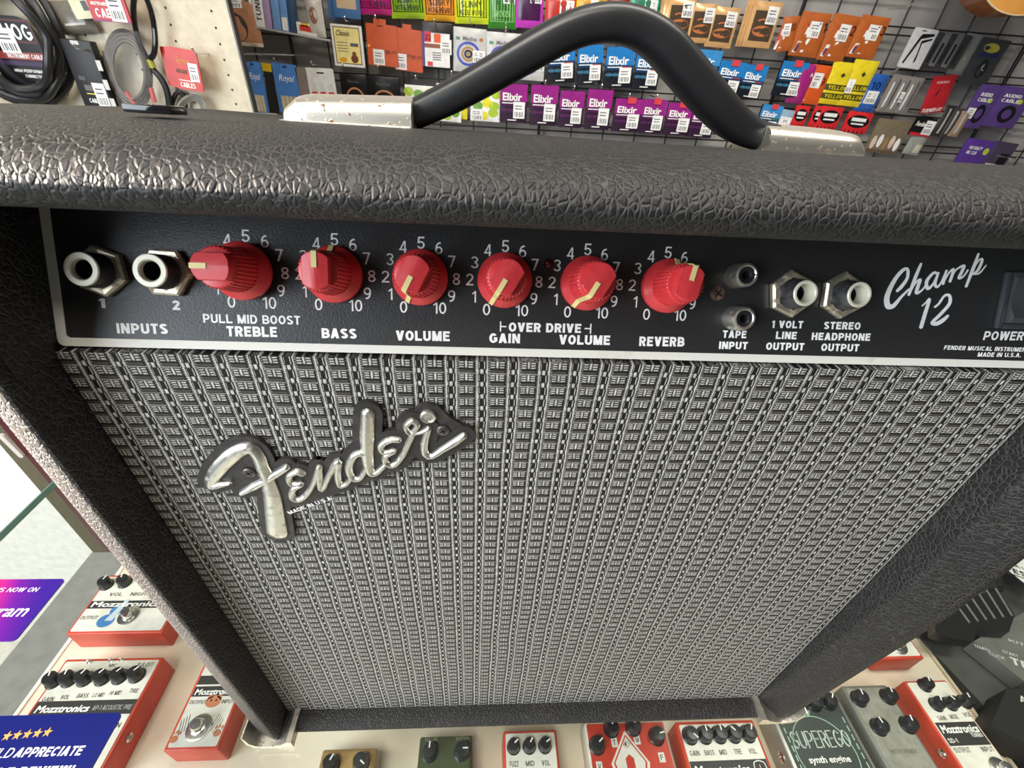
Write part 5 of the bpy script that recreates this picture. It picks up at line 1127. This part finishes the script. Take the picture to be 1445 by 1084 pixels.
P = Pack('cable_pack', 'clear and purple pack at the far right just above the amplifier edge', 'cable pack', (1406, 198), (1436, 203), (1392, 238), 10, col(70, 60, 84, .25), 'purple cable packs', PKY-2); P.patch(.5, .1, .9, .6, BK).patch(.1, .02, .6, .2, col(210, 206, 200)); P.done()
for i, q in enumerate(((1268, 96), (1286, 6), (1432, 186), (1436, 222), (1244, 152), (1310, 158))): hook(q, ('under the white capo card', 'left of the guitar', 'below the right purple cable pack', 'at the far right by the clear and purple pack', 'below the blue envelope marked 10', 'over the small black and red pack')[i])
# ---- acoustic guitar hanging at the top right
q = atY((1432, 22), 1690); gt = thing('acoustic_guitar', 'honey coloured acoustic guitar hanging at the top right, only its lower bout showing', 'guitar', (q.x, 1740, q.z))
GF = Frame((q.x, 1690, q.z), (1, 0, 0), (0, 0, 1), (0, -1, 0)); body = []
for k in range(64):
    t = 2*PI*k/64; y = 245*(1-cos(t)); v = y/490
    wv = 195*math.sqrt(max(0, 1-((v-.29)/.29)**2)) if v < .29 else (195+(-70)*(.5-.5*cos(PI*(v-.29)/.34)) if v < .63 else (125+18*sin(PI*(v-.63)/.34) if v < .88 else 128*math.sqrt(max(0, 1-((v-.88)/.12)**2))))
    body.append((wv*(1 if sin(t) >= 0 else -1)*(1 if 0 < k < 64 and k != 32 else 0), y))
SIDE = mat('guitar_side', srgb(150, 92, 44), .25, mottle=(14, srgb(120, 70, 34), .3, .7)); TOPW = mat('spruce_top', srgb(222, 160, 82), .25, mottle=(10, srgb(206, 140, 66), .3, .7))
mb = MB(); mb.prism(GF, body, -100, -3, SIDE); part('body_sides', mb, gt, 60)
mb = MB(); mb.prism(GF, [(a*.985, 245+(b-245)*.988) for a, b in body], -3, 0.6, TOPW); tp = part('soundboard', mb, gt, 60)
mb = MB(); mb.tube([GF(a*.992, 245+(b-245)*.994, -1) for a, b in body], 2.2, mat('binding', srgb(232, 214, 170), .3), 6, True); part('binding', mb, gt)
mb = MB(); mb.lathe(GF.sub(0, 320, .7), [(50, 0), (50, .3), (0, .3)], BLKM, 40); part('sound_hole', mb, tp)
mb = MB(); mb.box(GF, -26, 26, 480, 900, -14, 8, SIDE, 5); part('neck', mb, gt); mb = MB(); mb.box(GF, -70, 70, 150, 176, .5, 9, BLK, 3); part('bridge', mb, gt)
# ================================================================ PEGBOARD AND CABLES ON THE LEFT
PY = 1200
e0, e1 = atY((315, 0), PY), atY((360, 155), PY)
mb = MB(); xr_ = (e0.x+e1.x)/2; PB = mat('pegboard_cream', srgb(200, 189, 164), .5); pbt = thing('pegboard', 'cream perforated board carrying cables on the left', 'board', (xr_-500, PY+10, -600))
mb.box(UP, xr_-1100, xr_, PY, PY+16, -600, 700, PB); part('board', mb, pbt)
mb = MB(); mb.box(UP, xr_, xr_+4, PY-2, PY+18, -600, 700, BLK); part('edge_trim', mb, pbt)
mb = MB(); HO = Frame((xr_, PY, 0), (1, 0, 0), (0, 0, 1), (0, -1, 0))
for i in range(5):
    for k in range(14):
        F = HO.sub(-38-100*i-(0 if i else 0), -120+k*30.0, .15); mb.lathe(F, [(2.6, 0), (0, .05)], BLKM, 8, cap=False)
part('peg_holes', mb, pbt)
CY = PY-26
def loop(q0, q1, q2, y, n=40):
    """ellipse through three pixels: centre, end of one half axis, end of the other"""
    c, a, b = atY(q0, y), atY(q1, y), atY(q2, y); return [c+(a-c)*cos(2*PI*k/n)+(b-c)*sin(2*PI*k/n) for k in range(n)]
CAB = mat('cable_black', (.014, .014, .015), .42)
ck = thing('cable_coil', 'thick black instrument cable coil with HOG card at the top left', 'cable', atY((30, 145), CY)); 
for i in range(4):
    mb = MB(); k = 1-.085*i; mb.tube([p+Vector((0, -12*(i % 2)+6*sin(j*.7+i), 0)) for j, p in enumerate(loop((14, 55), (14+80*k, 62+6*k), (14+30*k, 55+94*k), CY-10*i, 44))], 8.6, CAB, 10, True); part('cable_turn', mb, ck)
P = Pack('header_card', 'x', 'card', (-40, 18), (40, 24), (-20, 125), 3, BK, None, CY+6, 'flat', 30)
P.o.name = 'hog_card'
P.patch(.1, .66, .98, .96, col(90, 40, 46)).patch(.1, .69, .95, .93, BK).patch(.1, .44, 1.02, .54, col(150, 60, 56)).patch(.1, .36, 1.02, .42, col(60, 40, 76)).text('HOG', .42, .70, .52, .20, INK, 0, True).text('INSTRUMENT CABLES', .3, .46, .7, .055, INK, 0, True).text('HIGH PERFORMANCE', .3, .27, .66, .04, INK, 0, True).text('CONNECTIONS', .46, .2, .4, .04, INK, 0, True).patch(.62, .07, .84, .15, col(200, 198, 192)).text('10 FT', .65, .085, .16, .045, BK, 0, True).tag(.26, .52, .60, .84)
P.done()
root = P.o
for ch in list(root.children):
    ch.parent = ck; d = BASE[root]-BASE[ck]; ch.location = d*S
    ch.name = {'pack_body': 'card', 'price_sticker': 'price_sticker', 'lettering': 'card_lettering'}.get(ch.name.split('.')[0], ch.name)
bpy.data.objects.remove(root)
P = Pack('cable_box', 'black hanging cable pack lettered CABLE with white sticker', 'cable pack', (92, 54), (136, 59), (124, 156), 22, col(26, 26, 27, .5), 'cable packs on the pegboard', CY)
P.text('CABLE', .26, .15, .36, .06, INK, 0, True).patch(.26, .32, .56, .40, col(90, 88, 84)).patch(.26, .27, .56, .285, col(210, 200, 60)).patch(.18, .46, .40, .52, col(60, 60, 60)).patch(.36, .94, .62, .99, col(190, 188, 184)).tag(.54, .10, .94, .44)
for k in range(3): P.patch(.96, .1+.26*k, 1.12, .24+.26*k, col(200, 196, 190))
P.done(); hook((103, 63), 'on the pegboard beside the HOG cable coil', CY, 60)
P = Pack('card_pack', 'red header card with white cable lettering and sticker at the top left', 'cable pack', (112, -30), (168, -25), (132, 29), 5, col(178, 40, 48, .4), 'cable packs on the pegboard', CY-20, 'flat', 4); P.text('CABLES', .14, .10, .78, .22, INK, 0, True).text('INSTRUMENT', .1, .40, .5, .08, INK, 0, True).patch(0, 0, 1, .05, col(130, 30, 90)).tag(.52, .02, .92, .7); P.done()
for j in range(3):
    P = Pack('card_pack', ('front red CABLES header card with gold writing below the pegboard holes', 'middle red header card behind the front one on the pegboard', 'rear red header card behind two others on the pegboard')[j], 'cable pack', (238-6*j, 65), (277-6*j, 72), (256-6*j, 125-2*j), 4, col(190, 52, 40, .4), 'cable packs on the pegboard', CY-22+16*j, 'flat', 3)
    if j == 0: P.text('CABLES', .16, .06, .56, .12, INK, 0, True).text('Signature', .18, .66, .5, .12, col(220, 150, 60), .0, False, .2).patch(.14, .22, .7, .24, WHITE).text('MOGAMI', .1, .4, .4, .1, col(90, 60, 30), 0, True).tag(.60, .24, .94, .68)
    P.done()
hook((271, 68), 'through the red CABLES header cards', CY, 40)
t = thing('cable_bag', 'clear bag holding a grey cable coil with red plug sleeves', 'cable pack', atY((190, 155), CY), 'cable packs on the pegboard')
GC = mat('cable_grey', srgb(96, 90, 84), .4)
for i in range(4): k = 1-.09*i; mb = MB(); mb.tube(loop((182, 100), (182+26*k, 92-10*k), (182+18*k, 100+50*k), CY-5*i), 3.6, GC, 8, True); part('cable_turn', mb, t)
mb = MB(); Pb = [atY(q, CY-24) for q in ((136, 48), (194, 44), (228, 150), (178, 157))]; mb.add(Pb+[p+Vector((0, 26, 0)) for p in Pb], [[3, 2, 1, 0], [4, 5, 6, 7], [0, 1, 5, 4], [1, 2, 6, 5], [2, 3, 7, 6], [3, 0, 4, 7]], CLEAR); part('clear_bag', mb, t)
for q0, q1, m in (((213, 124), (218, 144), col(190, 56, 50)), ((178, 130), (192, 150), col(176, 52, 48))): mb = MB(); mb.tube([atY(q0, CY-14), atY(q1, CY-14)], 5, m, 10); part('plug_sleeve', mb, t)
for q in ((206, 147), (214, 147)): mb = MB(); a = atY(q, CY-14); mb.tube([a, a+Vector((0, 0, -12))], 4.5, mat('gold_plug', srgb(220, 190, 130), .2, 1), 10); part('plug', mb, t)
t = thing('cable_loop', 'thin glossy black cable loop hanging near the pegboard holes', 'cable', atY((215, 80), CY), 'cable packs on the pegboard')
mb = MB(); mb.tube(loop((204, 36), (217, 34), (212, 82), CY-8), 5.5, mat('gloss_black', (.01, .01, .012), .08), 10, True); part('cable_turn', mb, t)
mb = MB(); mb.tube([atY((211, 84), CY-6), atY((216, 96), CY-6)], 7, col(150, 150, 40, .4), 10); part('tie', mb, t)
t = thing('cable_loop', 'black cable drooping behind the grey coil bag down to the amplifier', 'cable', atY((238, 155), CY), 'cable packs on the pegboard'); mb = MB()
P_, _ = spline([(216, 98), (228, 112), (236, 130), (240, 158)], 1, 8); mb.tube([atY(q, CY) for q in P_], 7, CAB, 8); part('cable_run', mb, t)
P = Pack('card_pack', 'smoky clear pack behind the black CABLE pack, top of the pegboard', 'cable pack', (62, 2), (118, -2), (86, 50), 10, mat('smoky_plastic', srgb(112, 106, 96), .2), 'cable packs on the pegboard', CY+14, 'pouch'); P.patch(.3, .25, .8, .32, col(190, 186, 176)); P.done()
P = Pack('card_pack', 'yellow white edge-on card left of the red header card', 'cable pack', (98, 0), (124, -2), (110, 28), 6, col(206, 204, 170, .4), 'cable packs on the pegboard', CY+4, 'flat', 2); P.patch(.6, .4, .9, .9, col(70, 70, 70)); P.done()
t = thing('cable_coil', 'small clear bagged cable coil under the red CABLES cards', 'cable', atY((268, 158), CY)); 
for i in range(3): mb = MB(); mb.tube(loop((270, 158), (290-3*i, 160), (274, 135+3*i), CY+4*i), 3.2, mat('cable_pale', srgb(150, 146, 138), .3), 8, True); part('cable_turn', mb, t)
t = thing('cable_coil', 'small black bagged cable coil left of the clear one', 'cable', atY((250, 158), CY)); mb = MB(); mb.tube(loop((252, 156), (262, 158), (254, 130), CY+12), 5, CAB, 8, True); part('cable_turn', mb, t)
